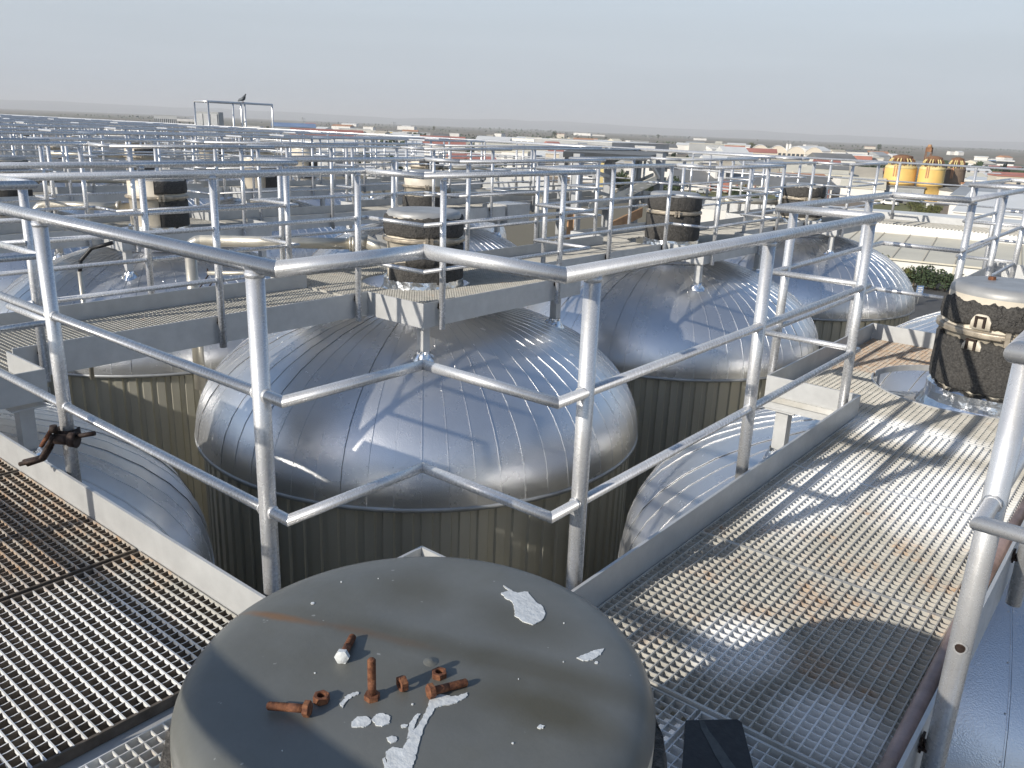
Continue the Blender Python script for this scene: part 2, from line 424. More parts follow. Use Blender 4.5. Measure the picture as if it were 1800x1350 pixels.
def dome_normals(me):
    nn = []
    for p in me.polygons:
        for li in p.loop_indices:
            v = me.vertices[me.loops[li].vertex_index].co; q = Vector((v.x/RT**2, v.y/RT**2, max(0, v.z-ZR)/HT**2))
            nn.append(q.normalized() if p.use_smooth else Vector((0, 0, 0)))
    me.normals_split_custom_set(nn)
def rivets(b, t0):
    for a in (4, 13, 22, 31, 40, 49, 58, 67):
        r, z = RT*math.cos(R(a)), ZR+HT*math.sin(R(a)); nr, nz = r/RT**2, (z-ZR)/HT**2; l = math.hypot(nr, nz); nr /= l; nz /= l
        t = t0+2*math.pi/NG-.014/max(r, .3); e = .0048
        c = Vector((r*math.cos(t), r*math.sin(t), z)); n_ = Vector((nr*math.cos(t), nr*math.sin(t), nz)); u = Vector((-math.sin(t), math.cos(t), 0)); v = n_.cross(u)
        b.add([c+u*e, c+v*e, c-u*e, c-v*e, c+n_*.004], [(0, 1, 4), (1, 2, 4), (2, 3, 4), (3, 0, 4)])
gb = MB(); gore(gb, 0); rivets(gb, 0); GORE = gb.mesh('dome_panel', M['dome_aluminium']); dome_normals(GORE)
gb = MB()
for i in range(NG): gore(gb, 2*math.pi*i/NG)
DOME = gb.mesh('dome', M['dome_aluminium']); dome_normals(DOME)
sb = MB(); rs = RT-.045; nrib = 88; prof = []
for i in range(nrib):
    t = 2*math.pi*i/nrib; d = 2*math.pi/nrib
    for f, rr in ((0, rs), (.52, rs), (.60, rs-.022), (.92, rs-.022)): prof.append((t+d*f, rr))
vs_ = [(r*math.cos(t), r*math.sin(t), z) for t, r in prof for z in (GZ, ZR-.02)]
n = len(prof); sb.add(vs_, [(2*i, 2*((i+1) % n), 2*((i+1) % n)+1, 2*i+1) for i in range(n)], False)
SHELL = sb.mesh('shell', M['cladding_aluminium'])
cb = MB(); cb.lathe([(.62, dome_z(.62)+.004), (.58, dome_z(.58)+.012), (.30, dome_z(.3)+.022), (0.0, dome_z(0)+.024)], 40)
CAP = cb.mesh('crown_plate', M['dome_aluminium'])
rb_ = MB(); rb_.lathe([(RT-.05, ZR-.05), (RT+.016, ZR-.052), (RT+.018, ZR-.085), (RT-.05, ZR-.09)], 72)
RIMB = rb_.mesh('rim_band', M['galvanised_dull'])
DETAIL = {(1,1), (0,1), (1,2), (0,0), (1,0), (2,1), (0,2), (1,3), (2,2)}
TANK_LABEL = {
 (1,1): 'large silver domed tank in the middle, its ribbed dome filling the gap between the railings',
 (0,0): 'domed tank under the grey lid, its dome showing at the lower right corner',
 (0,1): 'pale domed tank under the right walkway, below the cracked black drum',
 (1,0): 'bluish domed tank in shade under the left walkway beside the rusty clamp',
 (1,2): 'blue reflecting domed tank just right of the middle tank, under an all black drum',
 (1,3): 'domed tank at the far end beside the white roof, right of the blue reflecting one',
 (2,1): 'domed tank with the elbow pipe running down to it, left behind the middle walkway',
 (0,2): 'domed tank seen edge on behind the toe plate and cracked drum on the right',
 (2,2): 'domed tank behind the middle tank, under the cream and black drum',
}
def add_tank(k, j):
    lab = TANK_LABEL.get((k, j)) or 'domed silver tank in the %s row back, %s tank from the far end' % (ORD[k], ORD[3-j])
    t = thing('storage_tank', lab, 'tank', (X(k), Y(j), 0), 0, 'domed storage tanks')
    if (k, j) in DETAIL:
        rn = random.Random(k*17+j)
        for i in range(NG):
            o = put('dome_panel', GORE, t); o.rotation_euler = (R(rn.uniform(-.12, .12)), R(rn.uniform(-.12, .12)), 2*math.pi*i/NG)
            s = 1+rn.uniform(-.0007, .0007); o.scale = (s, s, s)
    else: put('dome', DOME, t)
    put('shell', SHELL, t); put('crown_plate', CAP, t); put('rim_band', RIMB, t)
    return t
for k in range(0, 8):
    for j in range(0, 4):
        if (k, j) in ((2, 3),): continue
        if k >= 4 and j == 0: continue
        if k >= 5 and j == 1: continue
        add_tank(k, j)

for k, j, lab in ((1, -1, 'domed tank behind the photographer, left of the lid tank'), (2, -1, 'domed tank off the left edge, behind the cross walkway'), (0, -1, 'domed tank behind the photographer')):
    TANK_LABEL[(k, j)] = lab; add_tank(k, j)

# ---- polylines of railings and toe plates
def offset(pts, d, s):
    """offset an axis aligned polyline by d to the left (s=1) or right (s=-1)"""
    out = []
    for i, p in enumerate(pts):
        ns = []
        for a, b in ((i-1, i), (i, i+1)):
            if a >= 0 and b < len(pts):
                dx, dy = pts[b][0]-pts[a][0], pts[b][1]-pts[a][1]; l = math.hypot(dx, dy)
                ns.append((-dy/l*s, dx/l*s))
        if len(ns) == 2 and ns[0] != ns[1]: o = (ns[0][0]+ns[1][0], ns[0][1]+ns[1][1])
        else: o = ns[0]
        out.append((p[0]+d*o[0], p[1]+d*o[1]))
    return out
def side_path(k, s, y0, y1, js):
    """row k, side s (+1 towards the camera), from y0 to y1 with a bump round each drum j"""
    x = X(k); pts = [(x+s*W, y0)]
    for j in js:
        q = 1.12 if (k, s, j) == (1, 1, 1) else B
        pts += [(x+s*W, Y(j)-q), (x+s*q, Y(j)-q), (x+s*q, Y(j)+B), (x+s*W, Y(j)+B)]
    pts.append((x+s*W, y1)); return pts
ZT, ZM, ZL, Z0 = 1.032, .691, .356, -.10
POSTN = {}
def post_mesh(n=14):
    if n not in POSTN: 
        b = MB().seg((0,0,Z0), (0,0,ZT-.012), .0240, None, n)
        for z in ((ZM, ZL) if n != 19 else (ZM,)):
            for e in (-1, 1): b.seg((e*.022, 0, z), (e*.0300, 0, z), .0200, .0168, 10)
        b.seg((0, 0, ZT-.032), (0, 0, ZT-.019), .0250, .0275, n)
        POSTN[n] = b.mesh('post', M['rail_paint'])
    return POSTN[n]
brk = MB(); brk.box((-.018, -.034, .062), (.018, .0, .068)).box((-.012, -.034, .05), (.012, -.028, .095)); brk.seg((0, -.02, .068), (0, -.02, .08), .010, None, 6)
BRK = brk.mesh('bracket', M['dark_rusty_steel'])
def post_spots(pts):
    out = []
    for i in range(len(pts)-1):
        (x0, y0), (x1, y1) = pts[i], pts[i+1]; l = math.hypot(x1-x0, y1-y0)
        if l < 1.2: continue
        if 1.9 < l < 2.2: fr = (.2, l-.45)
        elif l < 3.6: fr = (.14, l/2, l-.09)
        else: fr = [.14+(l-.28)*q/round(l/1.3) for q in range(round(l/1.3)+1)]
        for f in fr: out.append((x0+(x1-x0)*f/l, y0+(y1-y0)*f/l, math.atan2(y1-y0, x1-x0)))
    return out
def railing(pts, label, detail, n=14, wside=1, name='pipe_railing', skip=()):
    root = thing(name, label, 'railing', (pts[0][0], pts[0][1], 0), 0, 'silver pipe railings of the catwalks')
    o0 = Vector((pts[0][0], pts[0][1], 0))
    P3 = [Vector((x, y, 0))-o0 for x, y in pts]
    if detail:
        for nm, z, r in (('top_rail', ZT, .0215), ('middle_rail', ZM, .0155), ('lower_rail', ZL, .0155)):
            for i in range(len(P3)-1):
                if nm == 'lower_rail' and i in skip: continue
                d = (P3[i+1]-P3[i]).normalized(); n0 = n1 = None
                if i > 0: n0 = (P3[i]-P3[i-1]).normalized()+d
                if i < len(P3)-2: n1 = (P3[i+2]-P3[i+1]).normalized()+d
                up = Vector((0, 0, z)); jz = None
                MB().seg(P3[i]+up, P3[i+1]+up, r, None, n, n0, n1).build(nm, M['rail_paint'], root)
        for x, y, a in post_spots(pts):
            p = put('post', post_mesh(n), root, Vector((x, y, 0))-o0); p.rotation_euler = (R(random.uniform(-.5, .5)), R(random.uniform(-.5, .5)), a if wside < 0 else a+math.pi)
            put('bracket', BRK, p)
    else:
        for nm, z, r in (('top_rail', ZT, .0225), ('middle_rail', ZM, .0155), ('lower_rail', ZL, .0155)):
            MB().path([p+Vector((0, 0, z)) for p in P3], r, n).build(nm, M['rail_paint'], root)
        b = MB()
        for x, y, a in post_spots(pts):
            q = Vector((x, y, 0))-o0; b.seg(q+Vector((0, 0, Z0)), q+Vector((0, 0, ZT-.01)), .0240, None, n)
        stuff(b.build('posts', M['rail_paint'], root))
    return root
def toe_plates(cw, pts, wside, detail):
    o0 = cw.location
    ins = offset(pts, .036, wside); th = offset(pts, .046, wside)
    join = MB()
    for i in range(len(pts)-1):
        a, b, c, d = ins[i], ins[i+1], th[i+1], th[i]
        mb = MB() if detail else join
        q = [(p[0]-o0.x, p[1]-o0.y) for p in (a, b, c, d)]
        dx, dy = q[1][0]-q[0][0], q[1][1]-q[0][1]
        l_ = math.hypot(dx, dy); ex, ey = dx/l_*.0006, dy/l_*.0006     # a hairline joint between plates
        q = [(q[0][0]+ex, q[0][1]+ey), (q[1][0]-ex, q[1][1]-ey), (q[2][0]-ex, q[2][1]-ey), (q[3][0]+ex, q[3][1]+ey)]
        if (q[1][0]-q[0][0])*(q[2][1]-q[1][1])-(q[1][1]-q[0][1])*(q[2][0]-q[1][0]) < 0: q = q[::-1]
        mb.prism(q, -.055 if detail and wside < 0 and i < 6 else -.078, .11)
        if detail: mb.build('toe_plate', M['plate_paint'], cw)
    if not detail and join.v: join.build('toe_plate', M['plate_paint'], cw)

# ---- gratings
PITCH_G = .030
def bars_in(b, x0, x1, y0, y1, holes, along, dip=False, pitch=PITCH_G):
    """grating bars clipped to a rectangle minus discs, walkway running along 'y' or 'x'"""
    def spans(fixed, lo, hi, axis):
        iv = [(lo, hi)]
        for (hx, hy, hr) in holes:
            d = (fixed-hx) if axis == 'y' else (fixed-hy); c = hy if axis == 'y' else hx
            if abs(d) < hr:
                h = math.sqrt(hr*hr-d*d); new = []
                for a, e in iv:
                    if c-h > a: new.append((a, min(e, c-h)))
                    if c+h < e: new.append((max(a, c+h), e))
                    if c+h <= a or c-h >= e: new.append((a, e))
                iv = [s for s in {x_ for x_ in new} if s[1]-s[0] > .01]
        return iv
    def bar(axis, f, a, e, w, zt, zb):
        if axis == 'y': b.box((f-w/2, a, zb), (f+w/2, e, zt))
        else: b.box((a, f-w/2, zb), (e, f+w/2, zt))
    nx = max(1, round((x1-x0)/pitch)); ny = max(1, round((y1-y0)/pitch))
    la, ca = ('y', 'x') if along == 'y' else ('x', 'y')
    for i in range(nx+1):
        f = x0+.003+(x1-x0-.006)*i/nx
        for a, e in spans(f, y0, y1, 'y'):
            if la == 'y': bar('y', f, a, e, .0030, -.001, -.011)
            else: bar('y', f, a, e, .0030, 0, -.030)
    for i in range(ny+1):
        f = y0+.003+(y1-y0-.006)*i/ny
        for a, e in spans(f, x0, x1, 'x'):
            if la == 'x': bar('x', f, a, e, .0030, -.001, -.011)
            else: bar('x', f, a, e, .0030, 0, -.030)
LONGM, CROSSM = {}, {}
def long_mesh(l):
    l = round(l, 3)
    if l not in LONGM: LONGM[l] = MB().box((-.0019, -l/2, -.011), (.0019, l/2, 0)).mesh('long_bar', M['galvanised_grating'])
    return LONGM[l]
def cross_mesh(l, nc, mat='galvanised_grating'):
    l = round(l, 3)
    if (l, nc, mat) not in CROSSM:
        b = MB(); vs_ = []; fs = []; st = []
        for i in range(nc):
            for q, dz in ((0, -.0005), (.2, -.0016), (.45, -.0022), (.75, -.0012)): st.append((-l/2+l*(i+q)/nc, dz))
        st.append((l/2, 0))
        for x, dz in st: vs_ += [(x, -.0015, -.0005+dz), (x, .0015, -.0005+dz), (x, .0015, -.030), (x, -.0015, -.030)]
        for i in range(len(st)-1):
            o = i*4; fs += [(o, o+4, o+5, o+1), (o+1, o+5, o+6, o+2), (o+3, o+7, o+4, o)]
        fs += [(0, 1, 2, 3), (len(vs_)-4, len(vs_)-1, len(vs_)-2, len(vs_)-3)]
        b.add(vs_, fs); me = CROSSM[(l, nc, mat)] = b.mesh('cross_bar', M['galvanised_grating'])
        if mat != 'galvanised_grating':       # tops keep the grating colour; dark sides carry painted shade of the cells
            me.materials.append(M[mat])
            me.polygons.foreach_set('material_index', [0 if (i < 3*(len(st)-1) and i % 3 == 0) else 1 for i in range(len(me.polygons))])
    return CROSSM[(l, nc, mat)]
def grating_panel(cx, cy, w, l, rz, label, cmat='galvanised_grating'):
    """lift-out panel: w across the walkway, l along it (local y)"""
    t = thing('grating_panel', label, 'grating', (cx, cy, 0), rz, 'lift-out grating panels near the camera')
    nw, nl = round(w/PITCH_G), round(l/PITCH_G)
    for i in range(nw+1):
        o = put('long_bar', long_mesh(l), t, (-w/2+.003+(w-.006)*i/nw, 0, random.uniform(-.0006, .0006)))
    for i in range(nl+1):
        if i in (0, nl): continue
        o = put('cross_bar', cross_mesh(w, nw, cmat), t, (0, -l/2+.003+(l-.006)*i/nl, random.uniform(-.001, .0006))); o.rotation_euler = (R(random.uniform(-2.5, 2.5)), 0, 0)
    for s in (-1, 1):
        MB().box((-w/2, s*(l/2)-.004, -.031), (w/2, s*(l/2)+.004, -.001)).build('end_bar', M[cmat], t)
    return t
def clipped_panel(x0, x1, y0, y1, holes, along, label, parent=None):
    b = MB(); bars_in(b, x0, x1, y0, y1, holes, along)
    if parent is not None:
        b.v = [(x-parent.location.x, y-parent.location.y, z) for x, y, z in b.v]
        return stuff(b.build('grating', M['galvanised_grating'], parent))
    t = thing('grating_panel', label, 'grating', (x0, y0, 0), 0, 'lift-out grating panels near the camera')
    b.v = [(x-x0, y-y0, z) for x, y, z in b.v]
    stuff(b.build('grating_bars', M['galvanised_grating'], t))
    for yy in (y0, y1):
        iv = [(x0, x1)]
        for hx, hy, hr in holes:
            if abs(yy-hy) < hr:
                hw = math.sqrt(hr*hr-(yy-hy)**2); iv = [(p, q) for p, q in ((x0, min(hx-hw, x1)), (max(hx+hw, x0), x1)) if q-p > .02]
        for p, q in iv: MB().box((p-x0, yy-y0-.004, -.031), (q-x0, yy-y0+.004, -.001)).build('end_bar', M['galvanised_grating'], t)
    for hx, hy, hr in holes:
        if x0 < hx+hr and x1 > hx-hr and y0 < hy+hr and y1 > hy-hr:
            # the rim plate of the round opening, cut to this panel
            rm = MB(); N_ = 72
            for i in range(N_):
                a0, a1 = 2*math.pi*i/N_, 2*math.pi*(i+1)/N_
                q = [(hx+r*math.cos(a)-x0, hy+r*math.sin(a)-y0) for a in (a0, a1) for r in (hr-.004, hr+.004)]
                if all(-.005 <= x <= x1-x0+.005 and -.005 <= y <= y1-y0+.005 for x, y in q):
                    rm.prism([q[0], q[2], q[3], q[1]][::-1], -.032, .004)
            if rm.v: rm.build('rim_plate', M['plate_paint'], t)
    return t

# ---- catwalks
def legs(cw, k, j, corners=((1, 1), (1, -1), (-1, 1), (-1, -1))):
    for sx, sy in corners:
        dx, dy = sx*(B-.13), sy*(B-.13); zf = dome_z(math.hypot(dx, dy))
        lx, ly = X(k)+dx-cw.location.x, Y(j)+dy-cw.location.y
        lg = MB().box((-.036, -.036, zf-.03), (.036, .036, -.091)).box((-.085, -.085, -.091), (.085, .085, -.082)).build('support_leg', M['plate_paint'], cw, (lx, ly, 0))
        rn = random.Random(int(k*31+j*7+sx*3+sy)); f = MB()
        prof = [(.11, zf-.05), (.092, zf-.005), (.070, zf+.018), (.054, zf+.035), (.052, zf+.058)]
        slope = Vector((dx, dy, 0)).normalized(); dn = (dome_z(math.hypot(dx, dy)+.1)-zf)/.1
        ph = rn.random()*9
        def rag(t, i):
            w = (1, .8, .55, .3, .45)[i]
            return (.028*w*noise.noise((math.cos(t)*2.2+ph, math.sin(t)*2.2, i*.8)), dn*(.12, .10, .05, 0, 0)[i]*math.cos(t-math.atan2(slope.y, slope.x))+.02*w*noise.noise((math.cos(t)*3+ph, math.sin(t)*3, 5+i)))
        f.lathe(prof, 22, rag=rag)
        for q in range(len(f.sm)): f.sm[q] = False
        f.build('foil_wrap', M['aluminium_foil'], lg)
        if (k, j) in DETAIL:   # flat foil sheet taped down on the dome at the foot
            pass
def y_start(k):
    return {0: -.31, 1: Y(0)-B, 2: Y(0)+B+.3, 3: Y(0)+B+.3}.get(k, Y(1)-B-.8 if k < 6 else Y(1)+.9+max(0, k-6)*.9)
NROW = 18
CW = {}
for k in range(0, NROW):
    x = X(k); ys = y_start(k)
    lab = ['silver catwalk of the near right row, running from the grey lid past the cracked drum',
           'middle catwalk crossing above the big domed tank, with grey fascia plates',
           'third catwalk back, carrying the cream and black drums'][k] if k < 3 else 'catwalk in the %s row back, seen edge on through the railings' % ORD[k]
    cw = thing('catwalk', lab, 'catwalk', (x, max(ys, 0), 0), 0, 'catwalks over the tank rows'); CW[k] = cw
    js = [j for j in range(0, 4) if Y(j)-B >= ys-.01 and (k, j) != (2, 3)]
    det = k < 3
    if k == 0:
        # left side of row 0 joins the cross walkway
        pathL = [(X(1)+W, Y(0)+B), (X(1)+B, Y(0)+B), (X(1)+B, Y(0)+W), (X(0)-B, Y(0)+W), (X(0)-B, Y(0)+B)] + side_path(0, -1, Y(0)+B, YEND, [1, 2, 3])[0:]
        railing(pathL, 'nearest silver railing, stepping round the grey lid and on along the right walkway', True, 20, -1)
        toe_plates(cw, pathL, -1, True)
        pathR = [(x+B, Y(0)-B), (x+B, Y(0)+B)] + side_path(0, 1, Y(0)+B, YEND, [1, 2, 3])
        railing(pathR, 'silver railing at the right edge with a drilled post beside the pipe', True, 20, 1, skip=(0, 1, 2))
        toe_plates(cw, pathR, 1, True)
        pathN = [(X(1)+B, Y(0)-W), (x-B, Y(0)-W), (x-B, Y(0)-B), (x+B, Y(0)-B)]
        railing(pathN, 'silver railing behind the photographer, along the near side of the cross walkway', True, 16, 1)
        toe_plates(cw, pathN, 1, True)
        for j in range(0, 4): legs(cw, k, j)
        continue
    if k == 1:
        pn = [(X(1)+W, Y(0)+B)] + side_path(1, 1, Y(0)+B, YEND, [1, 2, 3])[1:]
    else: pn = side_path(k, 1, ys, YEND, js)
    railing(pn, 'silver railing on the near side of the %s catwalk back' % ORD[k] if k > 1 else 'silver railing in front of the black topped drum over the middle tank', k < 3, 14 if k < 3 else (10 if k < 7 else 6), 1)
    toe_plates(cw, pn, 1, det)
    pf = side_path(k, -1, ys if k > 1 else Y(0)+B, YEND, [j for j in js if k > 1 or j > 0])
    pf.append((X(k+1)+W, YEND))
    railing(pf, 'silver railing on the far side of the %s catwalk back' % ORD[k] if k > 1 else 'silver railing behind the black topped drum, far side of the middle catwalk', k < 3, 14 if k < 3 else (10 if k < 7 else 6), -1)
    toe_plates(cw, pf, -1, det)
    if k < 7:
        for j in js: legs(cw, k, j)
    # grating strips and platforms of the rows behind, as parts of the catwalk
    if k < 9:
        edges = [ys] + [e for j in js for e in (Y(j)-B, Y(j)+B)] + [YEND]
        gy = ys if k > 1 else Y(0)+B
        segs = []
        cur = gy
        for j in js:
            if Y(j)-B > cur+.05: segs.append((cur, Y(j)-B-.01, None))
            if Y(j)+B > cur+.05: segs.append((Y(j)-B+.05, Y(j)+B-.05, j))
            cur = Y(j)+B+.01
        segs.append((cur, YEND, None))
        for a, e, j in segs:
            pt = PITCH_G if k < 4 else .06
            b = MB()
            if j is None: bars_in(b, x-W+.06, x+W-.06, a, e, [], 'y', pitch=pt)
            else: bars_in(b, x-B+.06, x+B-.06, a, e, [(x-.10, Y(j), .50)], 'y', pitch=pt)
            b.v = [(p[0]-cw.location.x, p[1]-cw.location.y, p[2]) for p in b.v]
            stuff(b.build('grating', M['galvanised_grating'], cw))
# end walkway with its outer railing
pe = [(6.0, 17.05), (-86, 17.05)]
railing(pe, 'long silver end railing that closes the far end of the tank farm', True, 10, -1)
cwe = thing('catwalk', 'end catwalk running along the far edge of the tank farm', 'catwalk', (0, 16.5, 0), 0, 'catwalks over the tank rows')
toe_plates(cwe, pe, -1, False)
b = MB(); bars_in(b, -45, 5, 16.1, 16.98, [], 'x', pitch=.06); b.v = [(p[0], p[1]-16.5, p[2]) for p in b.v]; stuff(b.build('grating', M['galvanised_grating'], cwe))
# cross walkway (runs along x) between row 0 and row 1
cwx = thing('catwalk', 'left walkway of rusty grating running from the grey lid to the left edge', 'catwalk', (X(0)-B, Y(0), 0), 0, 'catwalks over the tank rows')
for sx in (-2.3, -1.5, -.75, .0):
    MB().box((sx-.03, -W+.05, -.09), (sx+.03, W-.05, -.034)).build('cross_beam', M['plate_paint'], cwx)
MB().box((-2.66, W-.062, -.12), (.3, W-.050, -.033)).build('side_beam', M['plate_paint'], cwx)

# near panels, each lift-out
w0 = 2*(W-.05)
names = ['first grating panel of the right walkway beyond the grey lid, in the drum shadow', 'second grating panel of the right walkway, bright in the sun', 'third grating panel of the right walkway, just before the cracked drum']
ya, yb = Y(0)+B, Y(1)-B
for i in range(3):
    l = (yb-ya)/3; grating_panel(X(0), ya+l*(i+.5), w0, l-.008, 0, names[i])
names = ['grating panel of the left walkway touching the grey lid platform, splashed with silver paint', 'rusty grating panel of the left walkway in the middle, beyond the dark joint', 'grating panel of the left walkway at the left edge under the rusty clamp']
ex = [X(0)-B, -2.472, -3.42, X(1)+B]
for i in range(3):
    cxp = (ex[i]+ex[i+1])/2; grating_panel(cxp, Y(0), w0, ex[i]-ex[i+1]-.026, R(90), names[i], 'weathered_shade_bar')
hole0 = [(X(0), Y(0), .40)]; hole1 = [(X(0)-.13, Y(1), .52)]
clipped_panel(X(0)-B+.06, X(0)-.004, Y(0)-B+.06, Y(0)+B-.02, hole0, 'x', 'platform grating left of the grey lid')
clipped_panel(X(0)+.004, X(0)+B-.06, Y(0)-B+.06, Y(0)+B-.02, hole0, 'y', 'platform grating right of the grey lid with the black sheet on it')
clipped_panel(X(0)-B+.06, X(0)+B-.06, Y(1)-B+.02, Y(1)-.02, hole1, 'y', 'platform grating in front of the cracked drum with half a round opening')
clipped_panel(X(0)-B+.06, X(0)+B-.06, Y(1)+.0, Y(1)+B-.06, hole1, 'y', 'orange rusty platform grating behind the cracked drum')
for j in (1, 2):
    ya, yb = Y(j)+B, Y(j+1)-B
    clipped_panel(X(0)-w0/2, X(0)+w0/2, ya, yb, [], 'y', ['grating hidden behind the cracked drum', 'farthest grating of the right walkway'][j-1])
clipped_panel(X(1)-B+.06, X(1)+B-.06, Y(0)-B+.06, Y(0)+B-.02, [(X(1), Y(0), .5)], 'y', 'platform grating at the left edge where the middle catwalk begins')

# ------------------------------------------------------------------ manway drums
def ragged(rn, amp, f=1.0):
    ph = rn.random()*50
    return lambda t: amp*(noise.noise((math.cos(t)*2.1*f+ph, math.sin(t)*2.1*f, 0))+.6*noise.noise((math.cos(t)*6*f+ph, math.sin(t)*6*f, 3))+.55*noise.noise((math.cos(t)*15*f, math.sin(t)*15*f, ph)))
def drum(k, j, label, lower=None, upper=None, lower_z=(.03, .37), upper_z=(.435, .585), lid_mat='grey_lid', r=.33, rough=1.0, seg=64, rich=True):
    """lower / upper: list of (start, end) angles in degrees covered by black insulation"""
    rn = random.Random(k*13+j*5+1)
    t = thing('manway_drum', label, 'drum', (X(k), Y(j), 0), 0, 'manway drums standing through the catwalks')
    MB().lathe([(r-.004, -.13), (r-.004, .385), (r+.022, .388), (r+.022, .40)], seg).build('neck', M['cream_steel'], t)
    lp = [(r+.022, .404), (r+.022, .418), (r+.002, .424), (r+.002, .600), (r+.001, .615), (r-.004, .628), (r-.012, .639), (r-.024, .647), (r-.04, .6515), (r-.07, .654), (.16, .658), (.0, .661)]
    if (k, j) == (0, 0): lp = [(a_, b_+(.022 if b_ > .5 else .0)) for a_, b_ in lp]
    MB().lathe(lp[:4], seg).build('lid_skirt', M['cream_steel'], t)
    lid = MB().lathe(lp[3:], seg).build('lid', M[lid_mat], t)
    bd = MB(); bd.lathe([(r+.004, .383), (r+.032, .384), (r+.041, .392), (r+.034, .401), (r+.041, .410), (r+.032, .420), (r+.004, .421)], seg)
    band = bd.build('clamp_band', M['band_steel'], t)
    ca = math.atan2(-Y(j), -X(k))
    for da in ((.12, math.pi*.9) if rich else (.12,)):
        a = ca+da; c, s = math.cos(a), math.sin(a); lg = MB(); u = Vector((-s, c, 0)); v = Vector((c, s, 0))
        p = v*(r+.05)
        lg.obox(p-u*.022, u, v, .012, .016, .365, .44); lg.obox(p+u*.022, u, v, .012, .016, .365, .44)
        lg.seg(p-u*.05+Vector((0, 0, .402)), p+u*.05+Vector((0, 0, .402)), .007, None, 8)
        lg.build('clamp_lug', M['band_steel'], band)
    for nm, spans, (z0, z1), rr in (('lower_insulation', lower, lower_z, r+.026), ('upper_insulation', upper, upper_z, r+.024)):
        for a0, a1 in (spans or []):
            full = a1-a0 >= 359
            top, bot = ragged(rn, .024*rough), ragged(rn, .014*rough)
            sw = ragged(rn, .006*rough, 2)
            b = MB(); prof = [(r-.002, z0), (rr-.006, z0), (rr, z0+.015), (rr+.004, z0*.7+z1*.3), (rr+.002, z0*.4+z1*.6), (rr, z1-.015), (rr-.006, z1), (r-.002, z1)]
            def rag(tt, i):
                w = i/7
                return ((sw(tt)+.004*noise.noise((tt*7, i*1.3, k)) if 0 < i < 7 else 0), bot(tt)*(1-w)+top(tt)*w)
            b.lathe(prof, int(seg*(a1-a0)/360*1.6)+4, R(a0), R(a1) if not full else R(a0)+2*math.pi, rag=rag)
            if not full:
                n_ = len(prof); b.f.append(tuple(reversed(range(n_)))); b.sm.append(False); q = len(b.v)-n_; b.f.append(tuple(range(q, q+n_))); b.sm.append(False)
            b.build(nm, M['black_insulation'], t)
    if rich:
        ph = rn.random()*20
        f = MB(); prof = [(r+.0, .065), (r+.028, .05), (r+.031, .015), (r+.038, -.03), (r+.075, -.085)]
        def rag2(tt, i): return (.007*noise.noise((math.cos(tt)*5+ph, math.sin(tt)*5, i)), .013*noise.noise((math.cos(tt)*5+ph, math.sin(tt)*5, i+9))*(1.3 if i == 0 else .5))
        f.lathe(prof, 90, rag=rag2)
        for q in range(len(f.sm)): f.sm[q] = False
        f.build('foil_collar', M['aluminium_foil'], t)
    return t
A = lambda k, j: math.degrees(math.atan2(-Y(j), -X(k)))     # bearing from the drum to the camera
d00 = drum(0, 0, 'drum with the big flat grey lid in the foreground carrying rusty bolts and paint splashes', [(0, 360)], [(0, 360)], lower_z=(.02, .36), upper_z=(.44, .575), lid_mat='lid_grey_steel', r=.324, rough=.5, seg=128)
a = A(0, 1)
d01 = drum(0, 1, 'cracked black insulated drum with grey lid standing on the right walkway', [(0, 360)], [(0, 360)], lower_z=(.075, .355), upper_z=(.44, .572), r=.315, rough=1.15, seg=128)
def lug_plate(t, a, r, z0, z1, w):
    b = MB(); b.lathe([(r-.02, z0), (r+.004, z0), (r+.004, z1-.02), (r+.003, z1-.008), (r-.002, z1), (r-.02, z1)], 10, R(a)-w, R(a)+w, rag=lambda tt, i: (0, 0 if i < 2 else -.035*abs((tt-R(a))/w)**4))
    for q in (tuple(reversed(range(6))), tuple(range(len(b.v)-6, len(b.v)))): b.f.append(q); b.sm.append(False)
    return b.build('lug_plate', M['cream_steel'], t)
lug_plate(d01, a-20, .346, .432, .515, .15); lug_plate(d01, a-24, .346, .312, .372, .15)
for zz, aa in ((.475, a-20), (.345, a-24)):
    b = MB(); c_, s_ = math.cos(R(aa)), math.sin(R(aa)); u = Vector((-s_, c_, 0)); v = Vector((c_, s_, 0))
    for e in (-1, 1): b.obox(v*.354+u*(e*.022), u, v, .006, .008, zz-.03, zz+.03)
    b.obox(v*.354, u, v, .028, .006, zz+.02, zz+.03); b.build('hinge_eye', M['dark_rusty_steel'], d01)
a = A(1, 1)
d11 = drum(1, 1, 'drum with a black top band and cream middle standing over the middle tank', [(a-58, a+200)], [(a-180, a+180)], lower_z=(.02, .20), upper_z=(.435, .60), r=.335, rough=.9)
b = MB()
def patch(t, a0, a1, z0, z1, r, seedv, nm='upper_insulation'):
    rn = random.Random(seedv); top, bot = ragged(rn, .012), ragged(rn, .012); b = MB()
    b.lathe([(r-.02, z0), (r, z0), (r, z1), (r-.02, z1)], 24, R(a0), R(a1), rag=lambda tt, i: (0, bot(tt) if i < 2 else top(tt)))
    for q in (tuple(reversed(range(4))), tuple(range(len(b.v)-4, len(b.v)))): b.f.append(q); b.sm.append(False)
    return b.build(nm, M['black_insulation'], t)
patch(d11, a+30, a+130, .19, .36, .361, 4, 'lower_insulation'); patch(d11, a-26, a+34, .18, .295, .361, 5, 'lower_insulation')
